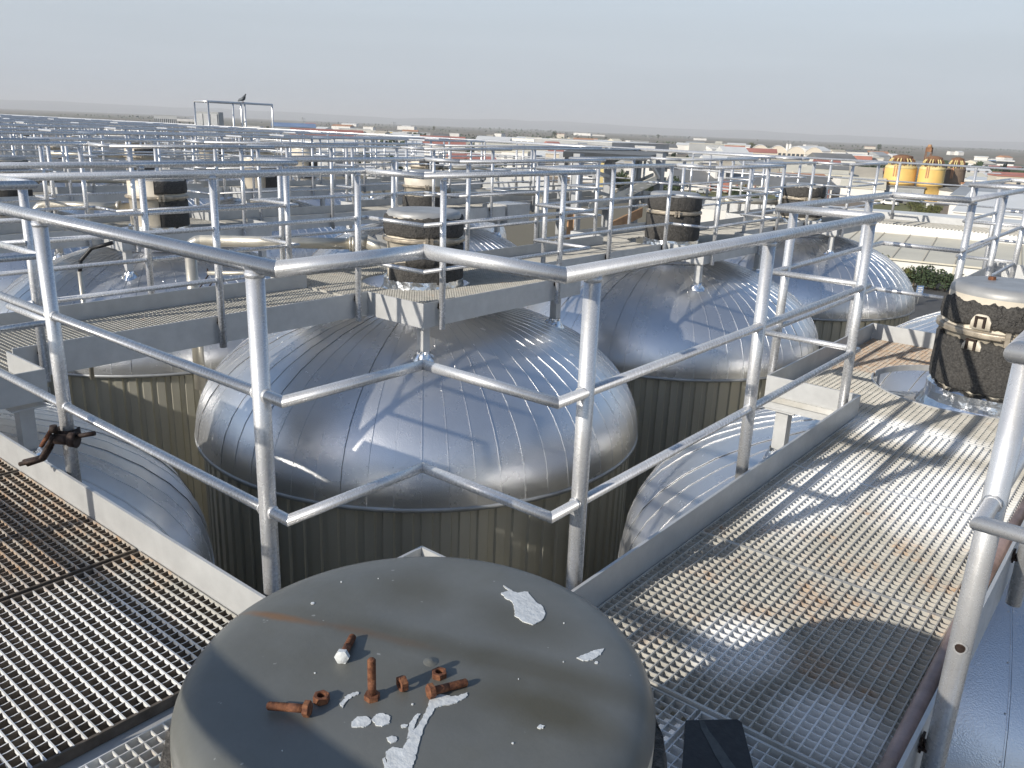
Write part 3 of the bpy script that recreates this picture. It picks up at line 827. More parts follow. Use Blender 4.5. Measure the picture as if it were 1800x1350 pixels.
# stencilled mark on the cream band, half worn off
mk = MB()
for q, (s0, ww, hh) in enumerate(((-47, 1.6, .03), (-45.2, .6, .055), (-39.5, .6, .04), (-37.6, .5, .045), (-34, 1.0, .05), (-32.6, .6, .05))):
    mk.lathe([(.3325, .255), (.3335, .255), (.3335, .255+hh), (.3325, .255+hh)], 2, R(a+s0), R(a+s0+ww))
mk.build('stencil_mark', M['black_rubber'], d11)
a = A(2, 1)
drum(2, 1, 'drum half cream and half black, left of the middle catwalk', [(a+2, a+120)], [(a-5, a+120)], lower_z=(.02, .36), upper_z=(.45, .60), rough=.5)
a = A(1, 2)
drum(1, 2, 'all black drum with grey lid right of the middle, before the rusty stair', [(0, 360)], [(0, 360)], lower_z=(.04, .37), upper_z=(.435, .61), rough=.35)
a = A(1, 3)
drum(1, 3, 'black drum with torn insulation at the end of the middle row', [(a-100, a+120)], [(0, 360)], lower_z=(.10, .37), upper_z=(.435, .60), rough=1.4)
a = A(2, 2)
drum(2, 2, 'drum with cream top and black foot behind the black topped drum', [(0, 360)], [], lower_z=(.02, .24), rough=.6)
drum(0, 2, 'drum outside the picture behind the cracked drum', [(0, 360)], [(0, 360)], rough=.6)
rn = random.Random(5)
for k in range(3, 9):
    for j in (1, 2, 3):
        if k > 4 and j == 1: continue
        black = (k, j) in ((3, 3), (4, 2), (3, 1), (6, 3))
        a = A(k, j)
        lab = ('small black and cream drum' if black else 'small cream drum')+' among distant railings, %s row back, %s from the far end' % (ORD[k], ORD[3-j])
        drum(k, j, lab, [(a-40, a+150)] if black else [(a+20, a+150)], [(a-20, a+150)] if black else [], lower_z=(.02, .3), rough=.5, seg=24, rich=False)

# ------------------------------------------------------------------ paint splashes, bolts and nuts on the lid
def splash(poly_px, z=.68, amp=.0016, name='paint_splash'):
    pts = [at(x, y, z) for x, y in poly_px]; out = []
    n = len(pts)
    for i in range(n):
        p, q = pts[i], pts[(i+1) % n]; m_ = max(2, int((q-p).length/.0014))
        for s in range(m_):
            c = p.lerp(q, s/m_); t = len(out)*.55
            out.append(tuple(v+amp*(noise.noise((c.x*170, c.y*170, o_))+.6*noise.noise((c.x*520, c.y*520, o_+4))) for v, o_ in ((c.x, 1), (c.y, 7))))
    ar = sum(out[i][0]*out[(i+1) % len(out)][1]-out[(i+1) % len(out)][0]*out[i][1] for i in range(len(out)))
    if ar < 0: out = out[::-1]
    cx, cy = d00.location.x, d00.location.y
    bm = bmesh.new(); vv = []
    for x, y in out:
        rr = math.hypot(x-cx, y-cy)
        zz = .683-.003*rr/.16 if rr < .16 else (.680-.004*(rr-.16)/.094 if rr < .254 else .676-.0025*(rr-.254)/.03)
        vv.append(bm.verts.new((x-cx, y-cy, zz-.0016)))
    f = bm.faces.new(vv); bmesh.ops.triangulate(bm, faces=[f])
    r = bmesh.ops.extrude_face_region(bm, geom=bm.faces[:]); bmesh.ops.translate(bm, verts=[e for e in r['geom'] if isinstance(e, bmesh.types.BMVert)], vec=(0, 0, .0029))
    bmesh.ops.recalc_face_normals(bm, faces=bm.faces[:])
    me = bpy.data.meshes.new(name); bm.to_mesh(me); bm.free(); me.materials.append(M['splash_paint'])
    return put(name, me, d00)
c8 = lambda P: [(600+x/3, 900+y/3) for x, y in P]
splash(c8([(843, 425), (880, 410), (930, 420), (985, 412), (992, 440), (975, 455), (1020, 465), (1060, 490), (1078, 530), (1060, 565), (1010, 595), (955, 578), (915, 545), (912, 500), (900, 470), (870, 455)]))
splash(c8([(1243, 762), (1290, 740), (1340, 720), (1385, 708), (1370, 740), (1330, 770), (1275, 780)]))
splash(c8([(470, 990), (520, 968), (600, 980), (665, 962), (668, 975), (600, 1015), (520, 1030), (492, 1042), (455, 1105), (420, 1180), (404, 1250), (375, 1340), (350, 1400), (240, 1400), (240, 1310), (234, 1265), (275, 1242), (325, 1248), (350, 1205), (375, 1165), (405, 1130), (445, 1060)]))
splash(c8([(345, 1200), (360, 1120), (378, 1090), (402, 1068), (418, 1070), (398, 1100), (385, 1140), (372, 1180)]), amp=.0012)
splash(c8([(216, 1300), (228, 1290), (240, 1320), (244, 1360), (228, 1350)]), amp=.0012)
splash(c8([(55, 1110), (80, 1085), (130, 1082), (155, 1100), (150, 1125), (115, 1140), (90, 1135), (55, 1135)]))
splash(c8([(160, 1100), (180, 1072), (225, 1068), (258, 1085), (255, 1115), (215, 1135), (175, 1125)]))
splash(c8([(242, 1195), (265, 1182), (293, 1192), (292, 1210), (262, 1218), (245, 1210)]))
splash(c8([(312, 1130), (330, 1122), (350, 1128), (345, 1138), (322, 1142)]))
splash(c8([(1033, 1130), (1050, 1118), (1072, 1122), (1066, 1138), (1042, 1140)]))
splash(c8([(-10, 1020), (20, 985), (85, 955), (88, 965), (40, 990), (5, 1035)]), amp=.004)
splash(c8([(855, 380), (895, 405), (910, 418), (890, 415), (858, 388)]))
rn = random.Random(3)
for i in range(13):
    x, y = rn.uniform(380, 1110), rn.uniform(1010, 1330); p = at(x, y, .68)
    if math.hypot(p.x-CX, p.y-CY) > .27: continue
    s = rn.choice((.7, .9, 1.2, 1.6, 2.6)); 
    splash([(x+s*1.3*math.cos(q*1.05), y+s*.8*math.sin(q*1.05)) for q in range(6)], amp=.0005)

def hexpoly(af, a0=0): return [(af/2/math.cos(R(30))*math.cos(R(60*i+a0)), af/2/math.cos(R(30))*math.sin(R(60*i+a0))) for i in range(6)]
def bolt(label, head_px=None, end_px=None, stand=None, length=.056, headmat='rusty_steel'):
    t = thing('rusty_bolt', label, 'bolt', (0, 0, 0), 0, 'rusty bolts on the grey lid')
    b = MB(); r = .0054; b.seg((0, 0, .0075), (0, 0, length*.52), r, None, 16)
    # threaded part: rings of alternating radius
    z0, z1 = length*.5, length; n = 13; prof = []
    for i in range(n): zz = z0+(z1-z0)*i/n; prof += [(r+.0002, zz), (r-.0009, zz+(z1-z0)/n*.55)]
    prof += [(r-.0015, z1), (0, z1)]
    b.lathe(prof, 16); b.build('shank', M['rusty_steel'], t)
    h = MB(); h.prism(hexpoly(.0178), 0.0006, .0078); h.lathe([(0, 0), (.0082, 0), (.0088, .0008)], 18); h.build('head', M[headmat], t)
    return t
LZ = .6815
def lie(t, hp, ep, af=.0178):
    """lay a bolt down: head resting on one flat, shank tip touching the lid"""
    h, e = at(*hp, LZ), at(*ep, LZ); d = Vector((e.x-h.x, e.y-h.y, 0)).normalized()
    tilt = math.asin((af/2-.0054)/.055); dv = (d*math.cos(tilt)+Vector((0, 0, -math.sin(tilt)))).normalized()
    xx = Vector((0, 0, 1)).cross(dv).normalized(); yy = dv.cross(xx)
    mm = Matrix((xx, yy, dv)).transposed().to_4x4(); mm.translation = Vector((h.x, h.y, LZ-.0008+af/2)); t.matrix_world = mm
lie(bolt('rusty bolt with a silver painted head, farthest left at the back of the lid', headmat='splash_paint'), (600, 1166), (620, 1124))
t = bolt('rusty bolt standing upright on its head in the middle of the lid', length=.060); p = at(654, 1227, LZ); t.location = (p.x, p.y, LZ-.0015)
lie(bolt('rusty bolt lying beside the white paint run, thread pointing right'), (752, 1226), (819, 1205))
lie(bolt('dark rusty bolt lying half in the rail shadow, head to the right'), (546, 1256), (471, 1246))
def nut(label, px, edge=False, ang=0):
    t = thing('rusty_nut', label, 'nut', (0, 0, 0), 0, 'rusty nuts on the grey lid')
    b = MB(); o = hexpoly(.0185); i_ = [(.0056*math.cos(2*math.pi*k_/18), .0056*math.sin(2*math.pi*k_/18)) for k_ in range(18)]
    b.v = []; hx = []
    for k_ in range(18):
        a = 2*math.pi*k_/18; s = (a % R(60)); rad = .0185/2/math.cos(s-R(30)); hx.append((rad*math.cos(a), rad*math.sin(a)))
    hgt = .0095
    vs_ = [(x, y, z) for ring, z in ((hx, .0005), (hx, hgt-.0005), ([(x*.93, y*.93) for x, y in hx], hgt), (i_, hgt), (i_, 0), ([(x*.93, y*.93) for x, y in hx], 0)) for x, y in ring]
    fs = [(r_*18+q, r_*18+(q+1) % 18, ((r_+1) % 6)*18+(q+1) % 18, ((r_+1) % 6)*18+q) for r_ in range(6) for q in range(18)]
    b.add(vs_, fs); b.build('nut_body', M['rusty_steel'], t)
    p = at(*px, LZ)
    if edge: t.rotation_euler = (R(90), R(30), R(ang)); t.location = (p.x, p.y, LZ+.0185/2-.001)
    else: t.rotation_euler = (0, 0, R(ang)); t.location = (p.x, p.y, LZ-.0012)
nut('rusty nut standing on edge right of the upright bolt', (713, 1209), True, -18)
nut('rusty nut lying flat below the lid\'s small welded stub', (772, 1189), ang=20)
nut('rusty nut lying flat beside the half shaded bolt', (565, 1231), ang=5)
b = MB(); p = at(757, 1164, .682); b.lathe([(0, .004), (.004, .0045), (.005, .003), (.009, .003), (.012, .0005), (.015, -.002)], 14, c=(p.x-CX, p.y-CY, .681)); b.build('weld_stub', M['lid_grey_steel'], d00)
# small loose things on other lids
t = thing('rusty_nut', 'orange rusty nut lying on the lid of the cracked drum', 'nut', (X(0)-.12, Y(1)+.02, .659)); b = MB(); b.prism(hexpoly(.035), 0, .018); b.build('nut_body', M['rusty_steel'], t)

# ------------------------------------------------------------------ rusty scaffold clamp on the left post
q = None
best = None
for o in bpy.data.objects:
    if o.name.startswith('post') and o.parent and o.parent.name == 'pipe_railing':
        w = o.parent.location+o.location
        d = (w.x+2.83)**2+(w.y-1.2)**2
        if best is None or d < best[0]: best = (d, w.copy())
PC = best[1]
t = thing('scaffold_clamp', 'dark rusty swivel scaffold clamp gripping the left railing post', 'clamp', (PC.x, PC.y, .245))
cr = MB(); cr.lathe([(.030, -.024), (.040, -.026), (.042, 0), (.040, .026), (.030, .024)], 26, R(-200), R(60)); cr.build('saddle', M['dark_rusty_steel'], t)
# direction to the left in the picture, lying in the railing plane and towards the camera
lx = -RGT.copy(); lx.z = 0; lx.normalize(); fw = Vector((FWD.x, FWD.y, 0)).normalized()
hub = fw*-.052
MB().seg(hub+lx*-.040, hub+lx*.020, .019, None, 14).build('swivel_boss', M['dark_rusty_steel'], t)
MB().seg(hub+lx*-.058+Vector((0, 0, .0)), hub+lx*-.030, .030, .026, 14).build('swivel_plate', M['dark_rusty_steel'], t)
MB().seg(hub+lx*-.05+Vector((0, 0, .012)), hub+lx*-.125+Vector((0, 0, .028)), .0085, None, 10).build('tee_bolt', M['dark_rusty_steel'], t)
jw = MB()
P0 = hub+lx*.02+Vector((0, 0, .02)); P1 = hub+lx*.045+Vector((0, 0, -.03)); P2 = hub+lx*.075+Vector((0, 0, -.075)); P3_ = hub+lx*.155+Vector((0, 0, -.098))
for e in (-1, 1):
    pts = [P0+fw*(e*.013), P1+fw*(e*.014), P2+fw*(e*.015), P3_+fw*(e*.012)]
    jw.path(pts, .0085, 6)
jw.path([P1, P2, P3_+lx*-.02], .014, 6)
jw.build('half_coupler', M['dark_rusty_steel'], t)
MB().seg(hub+lx*.03+Vector((0, 0, .035)), hub+lx*.075+Vector((0, 0, -.03)), .008, None, 8).build('eye_bolt', M['rusty_steel'], t)
MB().seg(hub+lx*.022+Vector((0, 0, .028)), hub+lx*.022+Vector((0, 0, .052)), .017, .013, 8).build('clamp_nut', M['dark_rusty_steel'], t)

# ------------------------------------------------------------------ conduit along the right toe plate, hole in the post, black sheet
t = thing('conduit_pipe', 'weathered purple grey pipe lying along the right edge of the near grating', 'pipe', (-.262, 1.75, .045))
MB().path([(-.0, -.75, -.012), (-.0, .0, 0), (-.012, .9, .004), (.0, 2.4, -.003)], .021, 14).build('pipe', M['purple_pipe'], t)
for yy in (.35, 1.7): MB().box((-.026, yy-.012, -.045), (.03, yy+.012, -.018)).build('clip', M['dark_rusty_steel'], t)
# drilled hole: dark rusty disc with a weld ring on the post facing the camera
best = None
for o in bpy.data.objects:
    if o.name.startswith('post') and o.parent and 'drilled' in o.parent.get('label', ''):
        w = o.parent.location+o.location; d = (w.x+.19)**2+(w.y-1.9)**2
        if best is None or d < best[0]: best = (d, o)
po = best[1]; po.data = post_mesh(19); pw = po.parent.location+po.location
dirc = Vector((-pw.x, -pw.y, 0)).normalized(); side = Vector((-dirc.y, dirc.x, 0))
hl = MB(); rg = MB()
for nm, r0, r1, off, mat in (('drill_hole', 0, .0115, .0016, 'dark_rusty_steel'), ('hole_rim', .0105, .0145, .0030, 'rail_paint')):
    b = MB(); vs_ = []; n = 24
    for i in range(n):
        a = 2*math.pi*i/n
        for rr in (r0, r1):
            sx, sz = rr*math.cos(a), rr*math.sin(a)
            vs_.append(dirc*(math.sqrt(.0240**2-sx*sx)+off)+side*sx+Vector((0, 0, sz+.352)))
    b.add(vs_, [(2*i, 2*i+1, 2*((i+1) % n)+1, 2*((i+1) % n)) for i in range(n)], True)
    o = b.build(nm, M[mat], po); o.matrix_parent_inverse = Matrix.Rotation(-po.rotation_euler.z, 4, 'Z')
# black rubber offcut lying on the platform
sp = [at(1205, 1266, .03), at(1296, 1264, .03), at(1304, 1270, .03), at(1325, 1352, .03), at(1340, 1420, .03), at(1195, 1420, .03), at(1203, 1300, .03)]
t = thing('rubber_sheet', 'black rubber insulation offcut lying on the grating right of the grey lid', 'rubber sheet', (sp[0].x, sp[0].y, 0))
poly = [(p.x-sp[0].x, p.y-sp[0].y) for p in sp]
ar = sum(poly[i][0]*poly[(i+1) % 7][1]-poly[(i+1) % 7][0]*poly[i][1] for i in range(7))
MB().prism(poly if ar > 0 else poly[::-1], .002, .03).build('sheet', M['black_rubber'], t)
st = [at(x, y, .0305) for x, y in ((1229, 1266), (1238, 1268), (1246, 1285), (1262, 1305), (1282, 1335), (1295, 1352), (1272, 1352), (1258, 1330), (1242, 1298), (1232, 1280))]
poly = [(p.x-sp[0].x, p.y-sp[0].y) for p in st]; ar = sum(poly[i][0]*poly[(i+1) % 10][1]-poly[(i+1) % 10][0]*poly[i][1] for i in range(10))
simple('dusty_smear', (.075, .08, .08), .8, 0, .3, 30)
MB().prism(poly if ar > 0 else poly[::-1], .0302, .0312).build('dust_smear', M['dusty_smear'], t)

# ------------------------------------------------------------------ vent pipes
t = thing('vent_pipe', 'fat steel elbow pipe leaving the drum over the middle tank, left of it', 'pipe', (-5.96, 5.05, 0))
ev = Vector((-.99, -1.05, 0)).normalized(); o = Vector((0, 0, .30)); e = ev*1.46
pts = [o, o+e*.93]
for a in (18, 36, 54, 72, 90): pts.append(o+e*.93+ev*(.10*math.sin(R(a)))+Vector((0, 0, -.10*(1-math.cos(R(a))))))
pts.append(pts[-1]+Vector((0, 0, -1.3)))
MB().path(pts, .052, 16).build('pipe', M['steel_pipe'], t)
MB().seg(o-ev*.015, o+ev*.015, .075, None, 16).seg(o+ev*.02, o+ev*.04, .068, None, 16).build('flange', M['steel_pipe'], t)
MB().path([o-ev*.02, o-ev*.12+Vector((0, 0, .02)), o-ev*.34+Vector((0, 0, -.10))], .062, 14).build('neck_branch', M['steel_pipe'], t)
b = MB(); sd_ = Vector((-ev.y, ev.x, 0)); c0 = o-ev*.20
b.add([c0+sd_*.09+Vector((0, 0, .10)), c0-ev*.14+sd_*.09+Vector((0, 0, .10)), c0-ev*.30+sd_*.09+Vector((0, 0, -.18)), c0-ev*.12+sd_*.09+Vector((0, 0, -.18)),
       c0+sd_*.1+Vector((0, 0, .10)), c0-ev*.14+sd_*.1+Vector((0, 0, .10)), c0-ev*.30+sd_*.1+Vector((0, 0, -.18)), c0-ev*.12+sd_*.1+Vector((0, 0, -.18))],
      [(0, 1, 2, 3), (7, 6, 5, 4), (0, 4, 5, 1), (1, 5, 6, 2), (2, 6, 7, 3), (3, 7, 4, 0)])
b.build('gusset_plate', M['plate_paint'], t)
def vent(label, k, j, ang, length, z=.30, r=.05, down=1.2):
    v = Vector((math.cos(R(ang)), math.sin(R(ang)), 0)); o = Vector((X(k), Y(j), 0))+v*.32
    t = thing('vent_pipe', label, 'pipe', (o.x, o.y, 0)); a0 = Vector((0, 0, z)); pts = [a0, a0+v*length]
    for q in (30, 60, 90): pts.append(a0+v*length+v*(.1*math.sin(R(q)))+Vector((0, 0, -.1*(1-math.cos(R(q))))))
    pts.append(pts[-1]+Vector((0, 0, -down))); MB().path(pts, r, 12).build('pipe', M['steel_pipe'], t)
    MB().seg(a0+v*.12, a0+v*.16, r+.025, None, 12).build('flange', M['steel_pipe'], t)
vent('steel vent pipe running right from the cream topped drum behind the middle one', 2, 2, 62, 1.75)
vent('steel vent pipe sloping left from the half cream half black drum', 2, 1, 228, 1.0, .26)
vent('steel vent pipe on the black drum at the end of the middle row', 1, 3, 225, 1.1, .32)
vent('far steel vent pipe between the distant cream drums, left', 3, 1, 60, 1.6)
vent('far steel vent pipe left of the rope drum', 3, 2, 235, 1.5)
rn = random.Random(12)
for k in range(3, 8):
    for j in (1, 2, 3):
        if (k > 4 and j == 1) or (k, j) in ((3, 1), (3, 2)): continue
        vent('far vent pipe at a drum, %s row back, %s from the far end' % (ORD[k], ORD[3-j]), k, j, rn.choice((60, 235, 240, 55)), rn.uniform(1.2, 2.0), rn.uniform(.26, .5))
t = thing('sample_pipe', 'thin upright pipe with a black hose at the left edge of the picture', 'pipe', at(150, 560, -.5).to_tuple())
MB().path([(0, 0, -.6), (0, 0, .45)], .022, 10).build('pipe', M['steel_pipe'], t)
MB().path([(0, 0, .44), (.0, .02, .55), (.06, .10, .66), (.2, .24, .72)], .018, 8).build('hose', M['black_rubber'], t)
t = thing('spray_bar', 'short horizontal pipe with rusty wire ties below the elbow pipe', 'pipe', at(365, 480, -.25).to_tuple())
dv = Vector((.62, .78, 0)); MB().seg((0, 0, 0), dv*.95, .024, None, 10).build('pipe', M['steel_pipe'], t)
for s in (.0, .09): MB().path([dv*s+Vector((0, 0, .05)), dv*s+Vector((0, 0, -.03)), dv*(s-.12)+Vector((0, 0, -.20))], .008, 6).build('wire_tie', M['dark_rusty_steel'], t)

# ------------------------------------------------------------------ gantry with the pigeon, cabinets
gx, gy0, gy1, gz = -26.6, 16.3, 18.85, 1.83
t = thing('pipe_gantry', 'tall silver pipe frame standing above the distant railings', 'frame', (gx, gy0, 0))
g = [(0, 0), (0, gy1-gy0), (-1.0, 0.35), (-1.0, 1.3)]
MB().path([(0, 0, 0), (0, 0, gz), (0, gy1-gy0, gz), (0, gy1-gy0, 0)], .035, 8).build('front_frame', M['rail_paint'], t)
MB().path([(-1.1, .15, 0), (-1.1, .15, gz), (-1.1, 2.0, gz), (-1.1, 2.0, 0)], .035, 8).build('rear_frame', M['rail_paint'], t)
for yy in (.95, 1.42): MB().seg((0, yy, 0), (0, yy, gz), .032, None, 8).build('upright', M['rail_paint'], t)
MB().seg((0, 0, gz), (-1.1, .15, gz), .032, None, 8).build('tie_bar', M['rail_paint'], t)
def pigeon(loc, face):
    """one continuous body grown along a bent spine, plus eyes, beak and legs"""
    t = thing('pigeon', 'dark grey pigeon sitting on top of the tall pipe frame', 'bird', loc)
    prof = [(-.185, .030, .004, .012), (-.15, .034, .016, .012), (-.10, .055, .030, .026), (-.05, .080, .050, .048), (0, .105, .060, .064), (.045, .130, .056, .066), (.075, .165, .042, .048), (.088, .195, .030, .032), (.096, .222, .027, .029), (.108, .240, .022, .022), (.122, .240, .010, .010)]
    b = MB(); vs_ = []; n = 14
    for x, z, ry, rz in prof:
        for i in range(n): a_ = 2*math.pi*i/n; vs_.append((x-.25*rz*math.sin(a_)*(1 if z > .12 else 0), ry*math.cos(a_), z+rz*math.sin(a_)))
    b.add(vs_, [(j*n+i, j*n+(i+1) % n, (j+1)*n+(i+1) % n, (j+1)*n+i) for j in range(len(prof)-1) for i in range(n)]+[tuple(reversed(range(n))), tuple(range(len(vs_)-n, len(vs_)))], True)
    simple('pigeon_feathers', (.055, .065, .075), .7, 0, .5, 14)
    simple('pigeon_wing', (.11, .125, .14), .7, 0, .4, 18)
    b.build('body', M['pigeon_feathers'], t)
    for s in (-1, 1):
        w = MB(); w.sphere((-.045, s*.052, .085), .105, .012, .042, 12, Matrix.Rotation(R(-20), 3, 'Y')); w.build('wing', M['pigeon_wing'], t)
        MB().seg((.005, s*.022, .045), (.012, s*.022, .0), .005, None, 6).seg((.012, s*.022, .003), (.038, s*.028, .001), .004, None, 5).seg((.012, s*.022, .003), (-.015, s*.02, .001), .004, None, 5).build('leg', M['rusty_steel'], t)
        MB().sphere((.108, s*.0215, .246), .004, .003, .004, 8).build('eye', M['rusty_steel'], t)
    MB().seg((.120, 0, .240), (.146, 0, .232), .006, .0015, 8).build('beak', M['black_rubber'], t)
    t.rotation_euler = (0, 0, face); t.scale = (1.1, 1.1, 1.1)
pigeon((gx, gy0+1.36, gz+.033), math.atan2(RGT.y, RGT.x)-.25)
simple('cabinet_grey', (.36, .37, .37), .55, .2, .06, 3, 0, 20, 'pos')
t = thing('electric_cabinet', 'grey electrical cabinet standing behind the tall pipe frame', 'cabinet', (gx-1.6, gy0+1.0, 0))
c1 = MB().obox((0, 0, 0), Vector((RGT.x, RGT.y, 0)).normalized(), Vector((FWD.x, FWD.y, 0)).normalized(), .42, .25, -.2, 1.50).build('housing', M['cabinet_grey'], t)
rr_ = Vector((RGT.x, RGT.y, 0)).normalized(); ff_ = Vector((FWD.x, FWD.y, 0)).normalized()
for s in (-.26, 0, .26): MB().obox(rr_*s-ff_*.262, rr_, ff_, .115, .01, -.1, 1.43).build('door', M['plate_paint'], t)
for i, (px, py) in enumerate(((385, 236), (395, 234), (560, 222))):
    pass

# ------------------------------------------------------------------ stair tower at the far end (where a tank is missing)
t = thing('stair_tower', 'grey steel stair tower with a flat roof and rusty stringers beyond the black drum', 'stair tower', (X(2), Y(3), 0))
O = Vector((X(2), Y(3), 0))
simple('steel_column', (.36, .37, .38), .6, .2, .1, 4, 0, 20, 'pos')
simple('stringer_paint', (.55, .52, .45), .6, 0, .2, 3, 0, 20, 'pos')
simple('stringer_rust', (.40, .24, .13), .8, 0, .4, 4, 0, 20, 'pos')
simple('canopy_sheet', (.20, .20, .19), .7, .1, .2, 2, 0, 20, 'pos')
cols = [(1016, 15.5), (1072, 16.5), (1160, 17.2), (990, 17.5), (1120, 19.0)]
for px, dd in cols:
    p = far(px, 300, dd)-O
    MB().box((p.x-.07, p.y-.07, -3.0), (p.x+.07, p.y+.07, far(px, 270, dd).z)).build('column', M['steel_column'], t)
q = [far(990, 266, 15.4)-O, far(1142, 274, 16.6)-O, far(1175, 266, 19.5)-O, far(1010, 262, 18.5)-O]
b = MB(); b.add([tuple(v) for v in q]+[(v.x, v.y, v.z-.10) for v in q], [(0, 1, 2, 3), (7, 6, 5, 4), (0, 4, 5, 1), (1, 5, 6, 2), (2, 6, 7, 3), (3, 7, 4, 0)]); b.build('canopy', M['canopy_sheet'], t)
def beam(p, q, w, h):
    d = Vector((q.x-p.x, q.y-p.y, 0)).normalized(); s = Vector((-d.y, d.x, 0))*w; b = MB(); u = Vector((0, 0, h))
    b.add([p-s-u, p+s-u, q+s-u, q-s-u, p-s+u, p+s+u, q+s+u, q-s+u], [(3, 2, 1, 0), (4, 5, 6, 7), (0, 1, 5, 4), (1, 2, 6, 5), (2, 3, 7, 6), (3, 0, 4, 7)]); return b
s0, s1 = far(1037, 368, 15.8)-O, far(1153, 316, 16.8)-O
beam(s0, s1, .02, .085).build('stringer', M['stringer_paint'], t)
beam(far(1075, 398, 15.0)-O, far(1128, 373, 15.6)-O, .02, .085).build('stringer', M['stringer_rust'], t)
off = Vector((-.5, .75, 0))
beam(s0+off, s1+off, .02, .085).build('stringer', M['stringer_paint'], t)
for i in range(9):
    p = s0.lerp(s1, (i+.5)/9); q = p+off; beam(p, q, .11, .012).build('tread', M['galvanised_dull'], t)
for px0, py0, px1, py1 in ((1040, 300, 1075, 312), (1042, 335, 1075, 345), (1140, 280, 1158, 312), (990, 420, 1008, 385)):
    beam(far(px0, py0, 16)-O, far(px1, py1, 16.5)-O, .025, .03).build('brace', M['plate_paint'], t)
b = MB(); p = far(1010, 395, 15.4)-O; b.box((p.x-.16, p.y-.02, p.z-.45), (p.x+.02, p.y+.02, p.z+.25)); b.build('gusset', M['stringer_rust'], t)
t = thing('control_box', 'small white box on the middle catwalk beside the pipes', 'box', (X(2)+.75, Y(2)+1.3, 0)); MB().box((-.25, -.3, -.2), (.25, .3, .12)).build('body', M['plate_paint'], t); MB().box((-.26, -.31, .12), (.26, .31, .13)).build('cover', M['rail_paint'], t)

# ------------------------------------------------------------------ the plain: works, houses, silos, trees
simple('white_render', (.72, .70, .66), .8, 0, .08, .15, 0, 1, 'pos')
simple('white_sheet', (.74, .73, .69), .5, .1, .07, .2, 0, 1, 'pos')
simple('cream_roof', (.62, .58, .47), .7, 0, .12, .15, 0, 1, 'pos')
simple('tan_roof', (.46, .41, .32), .8, 0, .15, .12, 0, 1, 'pos')
simple('grey_sheet', (.36, .37, .37), .6, .1, .12, .12, 0, 1, 'pos')
simple('dark_roof', (.17, .17, .165), .8, 0, .2, .1, 0, 1, 'pos')
simple('blue_sheet', (.17, .25, .40), .6, 0, .15, .1, 0, 1, 'pos')
simple('red_sheet', (.40, .16, .12), .7, 0, .2, .1, 0, 1, 'pos')
simple('orange_sheet', (.46, .23, .12), .7, 0, .2, .1, 0, 1, 'pos')
simple('red_steel', (.40, .13, .08), .7, 0, .2, .4, 0, 1, 'pos')
simple('silo_yellow', (.76, .50, .15), .55, 0, .1, .3, 0, 1, 'pos')
simple('silo_brown', (.16, .115, .08), .8, 0, .25, .4, 0, 1, 'pos')
simple('rust_brown', (.20, .10, .05), .9, 0, .4, .8, 0, 1, 'pos')
simple('pale_yellow', (.68, .55, .25), .8, 0, .2, .5, 0, 1, 'pos')
simple('window_dark', (.05, .06, .07), .25, 0, .2, .5, 0, 1, 'pos')
def foliage(name, a, b):
    t = NT(name); w = t.pos(); t.set('Base Color', t.ramp(t.noise(w, .9, 5, .7), [(.3, a), (.7, b)])); t.set('Roughness', .9); M[name] = t.m
foliage('leaves_dark', (.022, .042, .018), (.06, .085, .035)); foliage('leaves_olive', (.06, .075, .02), (.13, .13, .04))
simple('bark', (.10, .075, .05), .9, 0, .3, 2, 0, 1, 'pos')
